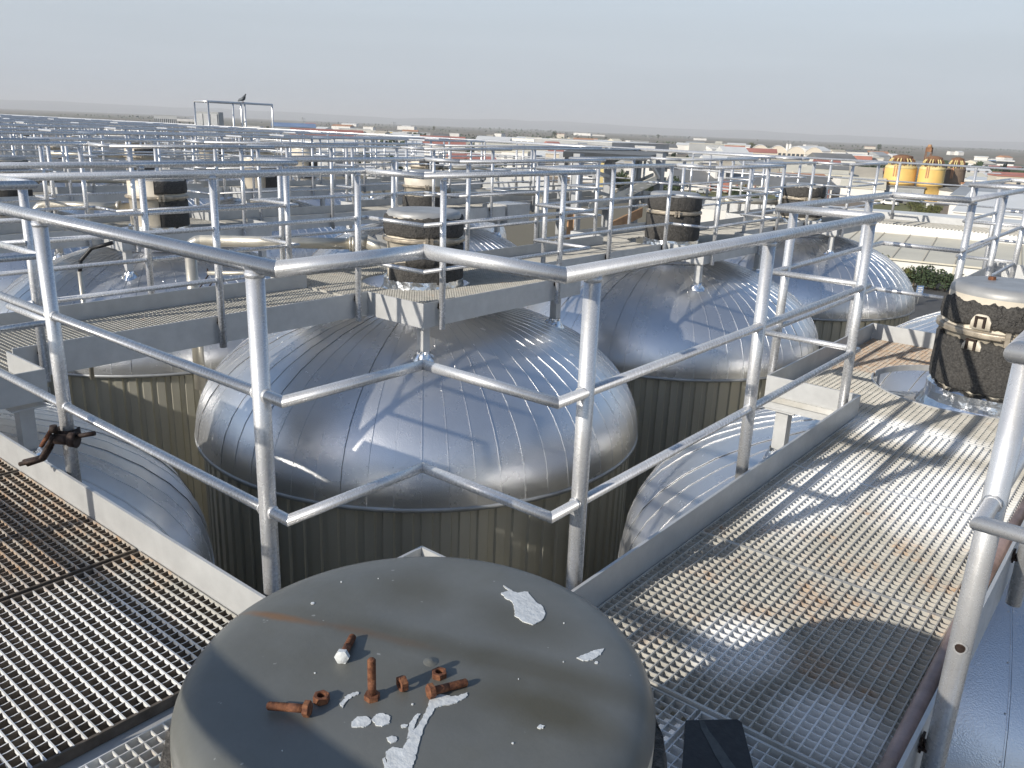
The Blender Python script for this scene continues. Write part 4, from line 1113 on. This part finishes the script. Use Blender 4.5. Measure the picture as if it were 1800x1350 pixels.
def hall(label, cat, p0, p1, dist, pyt, depth, wall, roof, form='flat', d1=None, wins=None, name='warehouse', group=None, over=.3, rise=None, doors=0):
    """building whose front stands between two sight lines; pyt: picture row of the eave at the left end"""
    a, b_ = far(p0, 250, dist), far(p1, 250, d1 or dist); a.z = b_.z = GZ
    top = far(p0, pyt, dist).z
    if top-GZ < 2: top = GZ+2
    ux = (b_-a); wd = ux.length; ux.normalize(); uy = Vector((-ux.y, ux.x, 0))
    if uy.dot(Vector((a.x, a.y, 0))) < 0: uy = -uy
    t = thing(name, label, cat, a.to_tuple(), math.atan2(ux.y, ux.x), group)
    sgn = 1 if Vector((-ux.y, ux.x, 0)).dot(uy) > 0 else -1
    h = top-GZ; D = depth*sgn
    lo, hi = min(0, D), max(0, D)
    MB().box((0, lo, 0), (wd, hi, h)).build('wall', M[wall], t)
    r = MB(); rise = rise if rise is not None else min(wd, depth)*.12
    if form == 'flat': r.box((-over, lo-over, h+.005), (wd+over, hi+over, h+.35))
    elif form == 'gable':      # ridge parallel to the front
        m_ = (lo+hi)/2; pr = [(lo-over, h), (m_, h+rise), (hi+over, h)]
        r.add([(x, y, z+.01) for x in (-over, wd+over) for y, z in pr]+[(x, y, z+.25) for x in (-over, wd+over) for y, z in pr],
              [(0, 3, 4, 1), (1, 4, 5, 2), (6, 7, 10, 9), (7, 8, 11, 10), (0, 1, 7, 6), (1, 2, 8, 7), (3, 9, 10, 4), (4, 10, 11, 5), (0, 6, 9, 3), (2, 5, 11, 8)])
        MB().add_gable(lo, hi, m_, h, rise, wd).build('gable_wall', M[wall], t)
    elif form == 'front':      # gable towards the camera
        m_ = wd/2; pr = [(-over, h), (m_, h+rise), (wd+over, h)]
        r.add([(x, y, z+.01) for y in (lo-over, hi+over) for x, z in pr]+[(x, y, z+.25) for y in (lo-over, hi+over) for x, z in pr],
              [(0, 1, 4, 3), (1, 2, 5, 4), (6, 9, 10, 7), (7, 10, 11, 8), (0, 6, 7, 1), (1, 7, 8, 2), (3, 4, 10, 9), (4, 5, 11, 10), (0, 3, 9, 6), (2, 8, 11, 5)])
        g_ = MB(); g_.add([(0, lo+.01, h), (wd, lo+.01, h), (m_, lo+.01, h+rise), (0, hi-.01, h), (wd, hi-.01, h), (m_, hi-.01, h+rise)], [(0, 1, 2), (5, 4, 3), (0, 3, 4, 1)]); g_.build('gable_wall', M[wall], t)
    elif form == 'mono':
        y0, y1 = (lo-over, hi+over) if sgn > 0 else (hi+over, lo-over)
        r.add([(-over, y0, h+.02), (wd+over, y0, h+.02), (wd+over, y1, h+rise), (-over, y1, h+rise), (-over, y0, h+.2), (wd+over, y0, h+.2), (wd+over, y1, h+rise+.2), (-over, y1, h+rise+.2)],
              [(3, 2, 1, 0), (4, 5, 6, 7), (0, 1, 5, 4), (1, 2, 6, 5), (2, 3, 7, 6), (3, 0, 4, 7)])
    elif form == 'arch':
        n = 14; f = []
        prs = [(wd*i/n, h+rise*math.sin(math.pi*i/n)**.8) for i in range(n+1)]
        vs_ = [(x, y, z+q) for y in (lo-over, hi+over) for q in (0.0, .25) for x, z in prs]; k_ = n+1
        for i in range(n): f += [(k_+i, k_+i+1, 3*k_+i+1, 3*k_+i), (i, 2*k_+i, 2*k_+i+1, i+1), (i, i+1, k_+i+1, k_+i), (2*k_+i, 3*k_+i, 3*k_+i+1, 2*k_+i+1)]
        r.add(vs_, f); g_ = MB(); g_.add([(x, yy, z) for yy in (lo+.02, hi-.02) for x, z in prs], [tuple(range(k_)), tuple(reversed(range(k_, 2*k_)))]); g_.build('gable_wall', M[wall], t)
    r.build('roof', M[roof], t)
    fy = 0; oy = -sgn*.05
    if wins:
        nc, nr, ww, wh, z0, dz = wins
        for c_ in range(nc):
            for q in range(nr):
                x = wd*(c_+.5)/nc; z = z0+dz*q
                if z+wh > h: continue
                MB().box((x-ww/2, min(fy, oy), z), (x+ww/2, max(fy, oy), z+wh)).build('window', M['window_dark'], t)
    for c_ in range(doors):
        x = wd*(c_+.5)/doors; MB().box((x-1.8, min(fy, oy), 0), (x+1.8, max(fy, oy), min(4, h-.6))).build('door', M['grey_sheet'], t)
    return t, ux, uy, wd, h
def _gable(s, lo, hi, m_, h, rise, wd):
    s.add([(.01, lo, h), (.01, m_, h+rise), (.01, hi, h), (wd-.01, lo, h), (wd-.01, m_, h+rise), (wd-.01, hi, h)], [(0, 1, 2), (5, 4, 3), (0, 2, 5, 3)]); return s
MB.add_gable = _gable

# near white hall with its low sloping roof, hedge and road sign
t, ux, uy, wd, h = hall('low white hall with pale seamed roof behind the hedge on the right', 'hall', 1470, 2150, 105, 446, 19, 'white_sheet', 'cream_roof', 'mono', rise=.9, name='hall')
sg = 1 if (uy.x*-math.sin(t.rotation_euler.z)+uy.y*math.cos(t.rotation_euler.z)) > 0 else -1
for i in range(int(wd/3.2)):
    x = 1.5+3.2*i; b = MB(); b.add([(x-.06, -.3*sg, h+.2), (x+.06, -.3*sg, h+.2), (x+.06, 19.3*sg, h+1.1), (x-.06, 19.3*sg, h+1.1), (x-.06, -.3*sg, h+.27), (x+.06, -.3*sg, h+.27), (x+.06, 19.3*sg, h+1.17), (x-.06, 19.3*sg, h+1.17)], [(3, 2, 1, 0), (4, 5, 6, 7), (0, 1, 5, 4), (1, 2, 6, 5), (2, 3, 7, 6), (3, 0, 4, 7)]); b.build('roof_seam', M['tan_roof'], t)
    if i % 2 == 0: MB().box((x-.1, min(0, -.08*sg), 0), (x+.1, max(0, -.08*sg), h)).build('pilaster', M['cream_roof'], t)
hall('long white parapet block behind the seamed roof on the right', 'hall', 1400, 2150, 126, 374, 14, 'white_sheet', 'white_sheet', name='hall')
hall('flat white roofed shed behind the middle railings, left of the end drum', 'shed', 1210, 1345, 150, 361, 16, 'white_render', 'white_sheet', name='shed')
hall('white roofed hall with stripes at the right edge behind the corner railing', 'hall', 1700, 2150, 165, 375, 24, 'white_render', 'white_sheet', 'mono', rise=2.5, name='hall')
hall('second white roofed hall at the right edge, farther back', 'hall', 1690, 2150, 215, 345, 30, 'white_render', 'grey_sheet', 'mono', rise=2, name='hall')
hall('pale hall with a dark strip of windows right of the silos', 'hall', 1708, 1900, 330, 318, 40, 'white_render', 'white_sheet', 'flat', wins=(9, 1, 5, 1.6, 3.2, 3), name='hall')
hall('grey store beside the yellow silos with a white panel', 'store', 1570, 1640, 262, 328, 10, 'grey_sheet', 'dark_roof', 'flat', name='store', doors=2)
hall('white walled workshop left of the silos', 'workshop', 1490, 1569, 255, 330, 20, 'white_render', 'cream_roof', 'gable', name='workshop', rise=2.5)
# open shed with red steel columns
t, ux, uy, wd, h = hall('long open shed with red steel frames and a white end wall', 'shed', 1180, 1475, 252, 318, 30, 'white_render', 'dark_roof', 'gable', name='open_shed', rise=2.6)
sg = 1 if (uy.x*-math.sin(t.rotation_euler.z)+uy.y*math.cos(t.rotation_euler.z)) > 0 else -1
MB().box((wd*.27, min(-.06*sg, 0), .2), (wd*.98, max(-.06*sg, 0), h-.7)).build('opening', M['window_dark'], t)
for i in range(14):
    x = wd*(.27+.71*i/13); MB().box((x-.12, min(-.5*sg, -.2*sg), 0), (x+.12, max(-.5*sg, -.2*sg), h)).build('column', M['red_steel'], t)
    if i % 3 == 0: MB().seg((x, -.35*sg, .3), (x+wd*.05, -.35*sg, h-.5), .1, None, 6).build('brace', M['red_steel'], t)
def truck(label, px, dist, cabm, boxm, ang=0.0):
    a = far(px, 250, dist); t = thing('parked_truck', label, 'truck', (a.x, a.y, GZ), math.atan2(RGT.y, RGT.x)+ang)
    MB().box((-3.5, -1.2, .9), (1.6, 1.2, 3.6)).build('cargo_box', M[boxm], t); MB().box((1.8, -1.15, .6), (3.6, 1.15, 2.6)).build('cab', M[cabm], t)
    MB().box((3.61, -.95, 1.5), (3.63, .95, 2.4)).build('windscreen', M['window_dark'], t)
    for x in (-2.6, -1.5, 2.7):
        for y in (-1.1, 1.1): MB().seg((x, y-.12, .48), (x, y+.12, .48), .48, None, 12).build('wheel', M['black_rubber'], t)
truck('red truck parked in front of the open shed', 1285, 244, 'red_sheet', 'red_sheet', 1.2)
truck('white box truck beside the grey store', 1603, 252, 'white_render', 'white_sheet', .3)
for i, (p0, p1, d, py, c, f) in enumerate(((1262, 1375, 286, 303, 'tan_roof', 'gable'), (1378, 1500, 283, 309, 'cream_roof', 'gable'), (1130, 1240, 300, 292, 'grey_sheet', 'gable'), (1488, 1560, 300, 312, 'tan_roof', 'gable'))):
    hall(['tan roofed hall behind the open shed, left one', 'pale ridged roof hall behind the open shed, right one', 'grey roofed hall left of the open shed', 'tan roofed hall just left of the yellow silos'][i], 'hall', p0, p1, d, py, 26, 'white_render', c if c != 'grey_sheet' else 'cream_roof', f, name='hall', rise=3)
hall('red roofed house in front of the trees left of the silos', 'house', 1527, 1562, 315, 305, 10, 'white_render', 'red_sheet', 'gable', name='house', rise=1.6)
for i, (p0, p1, d, py, w) in enumerate(((1382, 1412, 345, 292, (3, 1)), (1415, 1450, 352, 286, (4, 2)), (1452, 1492, 358, 292, (6, 1)))):
    hall(['small white house, left of three beside the dark trees', 'two storey white house, middle of three beside the dark trees', 'white house with a row of windows, right of three'][i], 'house', p0, p1, d, py, 9, 'white_render', 'white_sheet', 'flat', wins=(w[0], w[1], 1.1, 1.3, 1.0, 3.0), name='house')
# silos
def silo(label, p0, p1, dist, pyt, mat, brown=False):
    a, b_ = far(p0, 250, dist), far(p1, 250, dist); r = (b_-a).length/2; c = (a+b_)/2; h = far(p0, pyt, dist).z-GZ
    t = thing('silo', label, 'silo', (c.x, c.y, GZ), 0, 'silos of the concrete works')
    MB().lathe([(r, 0), (r, h*.5), (r*1.004, h*.5), (r, h*.505), (r, h-.3)], 40).build('wall', M[mat], t)
    MB().lathe([(r, h-.3), (r*1.02, h-.25), (r*.97, h+.45), (r*.55, h+.7), (0, h+.8)], 40).build('roof', M['pale_yellow' if not brown else 'silo_brown'], t)
    n = 22
    for i in range(n):                     # the ring of bent feed chutes on the roof
        q = 2*math.pi*i/n; v = Vector((math.cos(q), math.sin(q), 0))
        MB().path([v*(r*.88)+Vector((0, 0, h+.4)), v*(r*.78)+Vector((0, 0, h+1.9)), v*(r*.6)+Vector((0, 0, h+2.6))], .17, 6).build('feed_chute', M['pale_yellow' if i % 3 else 'rust_brown'], t)
    MB().lathe([(r*.3, h+.6), (r*.66, h+2.5), (r*.62, h+3.1), (r*.2, h+3.5), (0, h+3.5)], 24).build('hopper_crown', M['rust_brown'], t)
    va = math.atan2(-c.y, -c.x)
    for e in (-.15, .0): MB().box((-.12, -.12, h-2.4), (.12, .12, h+.5)).build('ladder', M['orange_sheet'], t, (r*1.03*math.cos(va+e-.25), r*1.03*math.sin(va+e-.25), 0))
    return t
silo('wide yellow silo, left of the pair', 1563, 1621, 268, 293, 'silo_yellow')
silo('yellow silo, right of the pair', 1624, 1672, 266, 296, 'silo_yellow')
silo('brown rusty silo right of the yellow pair', 1672, 1708, 276, 298, 'silo_brown', True)
p = far(1636, 250, 272); t = thing('elevator_head', 'rusty conveyor tower head rising between the silos', 'tower', (p.x, p.y, GZ)); hz = far(1636, 258, 272).z-GZ
for x, y in ((-1, -1), (1, -1), (1, 1), (-1, 1)): MB().seg((x*.9, y*.9, 0), (x*.7, y*.7, hz-1.2), .13, None, 6).build('leg', M['rust_brown'], t)
for z in range(3, int(hz)-2, 2): MB().seg((-.85, -.85, z), (.85, -.85, z+1.8), .07, None, 5).build('brace', M['rust_brown'], t)
MB().box((-.8, -.8, hz-1.4), (.8, .8, hz-.2)).build('head_box', M['rust_brown'], t); MB().seg((0, 0, hz-.2), (0, 0, hz+.6), .7, .45, 10).build('hood', M['stringer_rust'], t)
# farther works
for i in range(4):
    hall(['leftmost', 'second', 'third', 'rightmost'][i]+' bay of the pale arched warehouses below the horizon', 'warehouse', 1322+32*i, 1353+32*i, 640-6*i, 263+1.6*i, 40, 'cream_steel', 'white_sheet', 'arch', wins=(4, 1, 2, 2, 3.5, 3), rise=3.4)
for s, nm in ((1385, 'left'), (1390.5, 'right')):
    p = far(s, 250, 700); t = thing('chimney', nm+' one of two white chimneys above the arched warehouses', 'chimney', (p.x, p.y, GZ)); MB().seg((0, 0, 0), (0, 0, far(s, 253, 700).z-GZ), 1.1, .95, 12).build('stack', M['white_render'], t); MB().seg((0, 0, far(s, 253, 700).z-GZ), (0, 0, far(s, 253, 700).z-GZ+.6), 1.15, None, 12).build('rim', M['grey_sheet'], t)
hall('red and white factory with a pale roof edge left of the arched warehouses', 'factory', 1212, 1274, 700, 252, 50, 'grey_sheet', 'cream_roof', 'flat', name='factory')
hall('red walled factory joined right of the grey one', 'factory', 1274.3, 1311, 700, 255, 50, 'red_sheet', 'cream_roof', 'flat', name='factory')
hall('orange shed with pale roof below the red factory', 'shed', 1290, 1322, 560, 266, 26, 'orange_sheet', 'tan_roof', 'gable', name='shed')
hall('long light grey warehouse under the horizon in the middle', 'warehouse', 940, 1076, 610, 244, 60, 'grey_sheet', 'white_sheet', 'flat', d1=560)
hall('long white warehouse left of the grey one', 'warehouse', 843, 939, 680, 240, 60, 'white_sheet', 'white_sheet', 'flat', d1=640, wins=(9, 1, 5, .8, 5, 2))
hall('blue grey hall right of the long grey warehouse', 'hall', 1079, 1108, 620, 253, 40, 'blue_sheet', 'grey_sheet', 'flat', name='hall')
hall('long low works with a red sign band left of the silos', 'works', 1500, 1558, 520, 277, 40, 'white_render', 'cream_roof', 'flat', name='works', wins=(10, 1, 2, 1.4, 3, 3))
hall('red fascia shop below the horizon left of the silos', 'shop', 1503, 1538, 500, 273.5, 20, 'red_sheet', 'white_sheet', 'flat', name='shop')
for i, (p0, p1, py) in enumerate(((1718, 1742, 276), (1744, 1758, 281), (1760, 1790, 283))):
    hall(['white office block with windows, farthest left at the right edge of the plain', 'blue walled office block', 'white and blue office block, rightmost on the plain'][i], 'office', p0, p1, 600, py, 30, ['white_render', 'blue_sheet', 'white_render'][i], 'white_sheet', 'flat', wins=(5, 2, 2.2, 1.5, 2.5, 3.2), name='office_block')
hall('white ribbed block on the horizon left of the tall pipe frame', 'block', 274, 314, 1150, 202, 40, 'white_sheet', 'white_sheet', 'flat', name='block', wins=(12, 1, 1.2, 6, 3, 4))
hall('long blue roofed hall behind the distant railings', 'hall', 478, 556, 760, 222, 40, 'grey_sheet', 'blue_sheet', 'gable', name='hall', rise=3)
hall('white wall works left of the yellow containers', 'works', 596, 652, 740, 226, 30, 'white_render', 'white_sheet', 'flat', name='works')
hall('yellow fronted works in the far middle', 'works', 668, 690, 730, 231, 20, 'pale_yellow', 'white_sheet', 'flat', name='works')
hall('long shed with an orange red roof behind the middle railings', 'shed', 738, 818, 420, 252, 26, 'white_render', 'red_sheet', 'gable', name='shed', rise=3.4)
hall('low white hall behind the middle drum', 'hall', 650, 745, 300, 275, 24, 'white_render', 'white_sheet', 'gable', name='hall', rise=3)
hall('white office with dark square windows right of the middle drums', 'office', 775, 825, 230, 290, 14, 'white_render', 'white_sheet', 'flat', wins=(5, 2, 1.6, 1.4, 2.2, 2.6), name='office_block')
hall('pale hall with a long roof under the grey warehouse', 'hall', 840, 985, 360, 266, 30, 'white_render', 'cream_roof', 'gable', name='hall', rise=3)
hall('cream hall left of the stair tower', 'hall', 960, 1010, 290, 270, 18, 'cream_steel', 'white_sheet', 'flat', name='hall')
hall('white hall seen under the railings left of the stair tower', 'hall', 850, 960, 175, 305, 20, 'white_render', 'white_sheet', 'flat', name='hall', wins=(9, 1, 1.6, 1.2, 2, 2))
hall('long red roofed row behind the railings left of the middle', 'shed', 510, 640, 480, 236, 30, 'white_render', 'red_sheet', 'gable', name='shed', rise=3)
hall('white hall between the railings left of the middle drum', 'hall', 560, 640, 380, 250, 22, 'white_render', 'white_sheet', 'flat', name='hall')
hall('yellow walled kiosk behind the stair tower', 'kiosk', 1058, 1074, 200, 285, 6, 'pale_yellow', 'white_sheet', 'flat', name='kiosk')
rn = random.Random(21)
WALLN = {'white_render': 'white', 'cream_steel': 'cream', 'grey_sheet': 'grey', 'white_sheet': 'white'}
ROOFN = {'white_sheet': 'white', 'tan_roof': 'tan', 'red_sheet': 'red', 'grey_sheet': 'grey', 'orange_sheet': 'orange', 'dark_roof': 'dark', 'cream_roof': 'cream'}
def town(px, d, wpx, hh, dep, wins):
    a = far(px, 250, d); wm = max(5, wpx*d/FPX)
    wall, roof = rn.choice((('white_render', 'white_sheet'), ('white_render', 'tan_roof'), ('cream_steel', 'red_sheet'), ('grey_sheet', 'grey_sheet'), ('white_sheet', 'white_sheet'), ('white_render', 'cream_roof'), ('white_render', 'white_sheet'), ('white_render', 'dark_roof'), ('white_render', 'orange_sheet')))
    ang = rn.uniform(-.35, .35)+math.atan2(RGT.y, RGT.x); flat = rn.random() < .4
    side = 'left' if px < 600 else 'middle' if px < 1200 else 'right'
    t = thing('distant_building', '%s building with %s %s roof far out on the %s of the plain' % (WALLN[wall], 'flat' if flat else 'pitched', ROOFN[roof], side), 'building', (a.x, a.y, GZ), ang, 'small buildings scattered over the plain')
    MB().box((-wm/2, -dep/2, 0), (wm/2, dep/2, hh)).build('wall', M[wall], t)
    b = MB(); q = dep/2+.3
    if flat: b.box((-wm/2-.2, -q, hh+.01), (wm/2+.2, q, hh+.4))
    else: b.add([(-wm/2-.3, -q, hh+.01), (wm/2+.3, -q, hh+.01), (wm/2+.3, 0, hh+dep*.13), (-wm/2-.3, 0, hh+dep*.13), (wm/2+.3, q, hh+.01), (-wm/2-.3, q, hh+.01)], [(0, 1, 2, 3), (3, 2, 4, 5), (5, 4, 1, 0), (0, 3, 5), (1, 4, 2)])
    b.build('roof', M[roof], t)
    if wins:
        n_ = max(2, int(wm/3.4))
        for i in range(min(n_, 9)):
            x = -wm/2+wm*(i+.5)/min(n_, 9)
            for z in ([1.0] if hh < 5 else [1.0, 4.0]): MB().box((x-.6, -dep/2-.05, z), (x+.6, -dep/2, z+1.3)).build('window', M['window_dark'], t)
for i in range(48):
    town(rn.uniform(40, 1790), rn.choice((620, 700, 850, 1000, 1250, 1600, 2100, 2700)), rn.uniform(9, 34), rn.uniform(3.5, 8), rn.uniform(9, 18), False)
for i in range(70):
    px = rn.uniform(560, 1560); d = rn.uniform(420, 980)
    town(px, d, rn.uniform(22, 70)*500/d, rn.choice((4, 5, 6, 7)), rn.uniform(10, 26), False)
for i in range(64):
    px = rn.uniform(560, 1540) if i % 4 else rn.uniform(1700, 1800); d = rn.uniform(262, 560)
    town(px, d, rn.uniform(16, 60)*400/d, rn.choice((3.4, 4, 5, 6.5)), rn.uniform(8, 16), True)
def treeline(p0, p1, d, h, n, seed):
    r_ = random.Random(seed); b = MB(); a, e = far(p0, 250, d), far(p1, 250, d)
    for i in range(n):
        f = r_.random(); den = noise.noise((f*9+seed, seed, 0))
        if den < .02: continue
        p = a.lerp(e, f)+Vector((r_.gauss(0, d*.015), r_.gauss(0, d*.015), 0)); s_ = h*r_.uniform(.18, .4)
        p.z = GZ+h*min(1.3, (.6+.9*den))*r_.random()**.7
        u = Vector((r_.gauss(0, 1), r_.gauss(0, 1), r_.gauss(0, .5))).normalized(); w = u.orthogonal().normalized(); x = u.cross(w)
        b.add([p+w*s_+x*s_*.4, p+x*s_, p-w*s_+x*s_*.3, p-x*s_*.8], [(0, 1, 2, 3)])
    stuff(b.build('distant_woods', M['leaves_dark']))
for q in ((560, 1560, 900, 6, 900, 1), (0, 1000, 1300, 5, 700, 2), (900, 1800, 1500, 5, 700, 3), (-60, 1860, 2600, 7, 900, 4), (-60, 1860, 4300, 10, 1000, 5), (1000, 1520, 420, 6, 1300, 6), (560, 1000, 520, 6, 900, 7), (1690, 1860, 480, 7, 500, 8)): treeline(*q)
def car(px, d, col, label, ang):
    a = far(px, 250, d); t = thing('parked_car', label, 'car', (a.x, a.y, GZ), ang, 'cars parked on the plain')
    pr = [(-2.1, .35), (-2.1, .85), (-1.5, .98), (-1.0, 1.45), (.5, 1.45), (1.1, .98), (2.0, .85), (2.1, .35)]
    b = MB(); n_ = len(pr); b.add([(x, -.85, z) for x, z in pr]+[(x, .85, z) for x, z in pr], [tuple(range(n_)), tuple(reversed(range(n_, 2*n_)))]+[((i+1) % n_, i, n_+i, n_+(i+1) % n_) for i in range(n_)]); b.build('body', M[col], t)
    for sgn_ in (-1, 1): MB().box((-.95, min(sgn_*.85, sgn_*.87), 1.0), (.6, max(sgn_*.85, sgn_*.87), 1.38)).build('side_window', M['window_dark'], t)
    for x in (-1.3, 1.3):
        for y in (-.75, .75): MB().seg((x, y-.12, .32), (x, y+.12, .32), .32, None, 10).build('wheel', M['black_rubber'], t)
for i, (px, d, c) in enumerate(((1582, 238, 'white_sheet'), (1622, 244, 'dark_roof'), (1655, 236, 'white_sheet'), (1245, 238, 'grey_sheet'), (1335, 236, 'white_sheet'), (1388, 240, 'blue_sheet'))):
    car(px, d, c, ['white car before the grey store', 'dark car below the yellow silos', 'white car at the end of the access road', 'grey car at the left end of the open shed', 'white car before the open shed', 'blue car at the right end of the open shed'][i], i*.9)
# pylons
for i, (px, py, d) in enumerate(((692, 214, 1500), (533, 206, 1300), (1140, 238, 1900))):
    p = far(px, 250, d); z = far(px, py, d).z-GZ; t = thing('power_pylon', ['thin lattice pylon near the middle of the horizon', 'lattice pylon just right of the tall pipe frame', 'lattice pylon on the horizon over the stair tower'][i], 'pylon', (p.x, p.y, GZ), .6)
    for x, y in ((-1, -1), (1, -1), (1, 1), (-1, 1)): MB().seg((x*2.4, y*2.4, 0), (x*.3, y*.3, z), .22, .12, 5).build('leg', M['galvanised_dull'], t)
    for f in (.68, .80, .92): MB().seg((-5*(1.3-f*.5), 0, z*f), (5*(1.3-f*.5), 0, z*f), .2, None, 5).build('cross_arm', M['galvanised_dull'], t)
# trees
def crown_mesh(seed, mat, flat=.8, n=520):
    rn = random.Random(seed); b = MB(); cl = []
    for i in range(11):
        a = rn.uniform(0, 6.28); r = rn.uniform(0, .62); cl.append((r*math.cos(a), r*math.sin(a), rn.uniform(-.45, .55)*flat, rn.uniform(.22, .42)))
    for i in range(n):
        c = rn.choice(cl); v = Vector((rn.gauss(0, 1), rn.gauss(0, 1), rn.gauss(0, 1))).normalized()*c[3]*rn.uniform(.55, 1.05)
        p = Vector(c[:3])+v; s = rn.uniform(.045, .10); u = Vector((rn.gauss(0, 1), rn.gauss(0, 1), rn.gauss(0, .6))).normalized(); w = u.orthogonal().normalized()
        w.rotate(Matrix.Rotation(rn.uniform(0, 6.28), 3, u)); x = u.cross(w)
        b.add([p+w*s, p+x*s*.7, p-w*s, p-x*s*.7], [(0, 1, 2, 3)])
    return b.mesh('crown', M[mat])
CR = [crown_mesh(1, 'leaves_dark'), crown_mesh(2, 'leaves_dark', .9), crown_mesh(3, 'leaves_olive', .7)]
def trunk_mesh():
    b = MB(); b.path([(0, 0, 0), (.01, .01, .3), (.0, .02, .6)], .035, 6)
    for a in (0, 2.1, 4.2): b.seg((0, .01, .4), (.25*math.cos(a), .25*math.sin(a), .72), .018, .008, 5)
    return b.mesh('trunk', M['bark'])
TR = trunk_mesh()
def tree(label, px, dist, h, wd, kind, name='tree', group='trees of the plain', cat='tree'):
    p = far(px, 250, dist); t = thing(name, label, cat, (p.x, p.y, GZ), px*1.7 % 6.28, group)
    tr = put('trunk', TR, t); tr.scale = (h, h, h*.9)
    c = put('crown', CR[kind], t, (0, 0, h*(.58 if name == 'tree' else .42))); c.scale = (wd, wd, h*.56); c.rotation_euler = (0, 0, px % 5)
    return t
for i, (px, d, h, w, kd) in enumerate(((1586, 103.5, 4.2, 1.7, 2), (1601, 103, 2.2, 1.9, 0), (1615, 103, 1.9, 1.7, 0), (1629, 103.2, 2.1, 1.8, 0), (1640, 103, 2.9, 1.5, 2), (1652, 102.6, 2.0, 1.8, 1), (1664, 102.6, 3.3, 2.2, 0), (1678, 102.4, 2.4, 1.9, 0), (1693, 102.2, 2.9, 1.9, 1), (1712, 102, 2.6, 1.9, 0), (1732, 102, 2.6, 1.9, 0))):
    tree('%s bush from the left in the hedge along the white hall' % ORD[i] if kd != 2 else 'tall thin yellowish shrub, %s from the left in the hedge' % ORD[i], px, d, h, w, kd, 'bush', 'hedge bushes along the white hall', 'bush')
rn = random.Random(8)
TG = {'a': 'dark tree in the clump right of the white houses', 'b': 'dark tree in the row behind the stair tower', 'c': 'dark tree in the clump left of the grey warehouse', 'd': 'bush on the lawn behind the end drum', 'e': 'bush below the yellow silos', 'f': 'lone dark tree on the plain toward the horizon', 'g': 'tree behind the middle railings'}
for key, rng, n, d, h, kd in (('a', (1488, 1556), 9, 335, 8, 0), ('b', (1084, 1210), 13, 215, 5.5, 1), ('c', (880, 935), 7, 400, 8, 0), ('d', (1296, 1350), 6, 205, 4.2, 1), ('e', (1612, 1672), 6, 205, 3.6, 2), ('f', (700, 1560), 5, 1100, 12, 0), ('g', (640, 880), 9, 260, 6, 1), ('a', (1350, 1382), 4, 340, 7, 0)):
    for i in range(n):
        px = rng[0]+(rng[1]-rng[0])*(i+rn.random())/n
        tree(TG[key], px, d*rn.uniform(.94, 1.08)*(rn.uniform(.7, 2) if key == 'f' else 1), h*rn.uniform(.7, 1.2), h*rn.uniform(.38, .6), kd if rn.random() < .75 else 2, group=TG[key].replace('dark tree in ', 'dark trees of '))
# sign and bollard on the road
p = far(1617, 510, 92); t = thing('road_sign', 'small blue and white sign on a post at the road behind the domes', 'sign', (p.x, p.y, GZ), math.atan2(RGT.y, RGT.x))
z = far(1617, 510, 92).z-GZ
MB().seg((0, 0, 0), (0, 0, z+.1), .05, None, 8).build('post', M['galvanised_dull'], t); MB().box((-.34, -.03, z-.35), (.34, .03, z+.45)).build('panel', M['blue_sheet'], t)
for zz, ww in ((z+.2, .2), (z+.0, .26), (z-.2, .18)): MB().box((-ww, -.036, zz), (ww, -.031, zz+.1)).build('white_mark', M['white_render'], t)
p = far(1604, 526, 90); t = thing('bollard', 'short yellow bollard beside the road sign', 'bollard', (p.x, p.y, GZ)); MB().lathe([(.14, 0), (.14, .95), (.10, 1.05), (0, 1.07)], 14).build('body', M['silo_yellow'], t); MB().lathe([(.145, .6), (.145, .75)], 14).build('band', M['window_dark'], t)

# ------------------------------------------------------------------ haze over the whole plain
HAZE = 1.5e-4
t = bpy.data.materials.new('haze_air'); t.use_nodes = True; n = t.node_tree.nodes; n.clear()
out = n.new('ShaderNodeOutputMaterial'); vol = n.new('ShaderNodeVolumePrincipled'); vol.inputs['Color'].default_value = (1.0, 1.0, 1.0, 1); vol.inputs['Density'].default_value = HAZE; vol.inputs['Anisotropy'].default_value = 0.0
t.node_tree.links.new(vol.outputs[0], out.inputs['Volume'])
E_ = S_+50
stuff(MB().box((-E_, -E_, GZ-10), (E_, E_, 190)).build('haze', t))
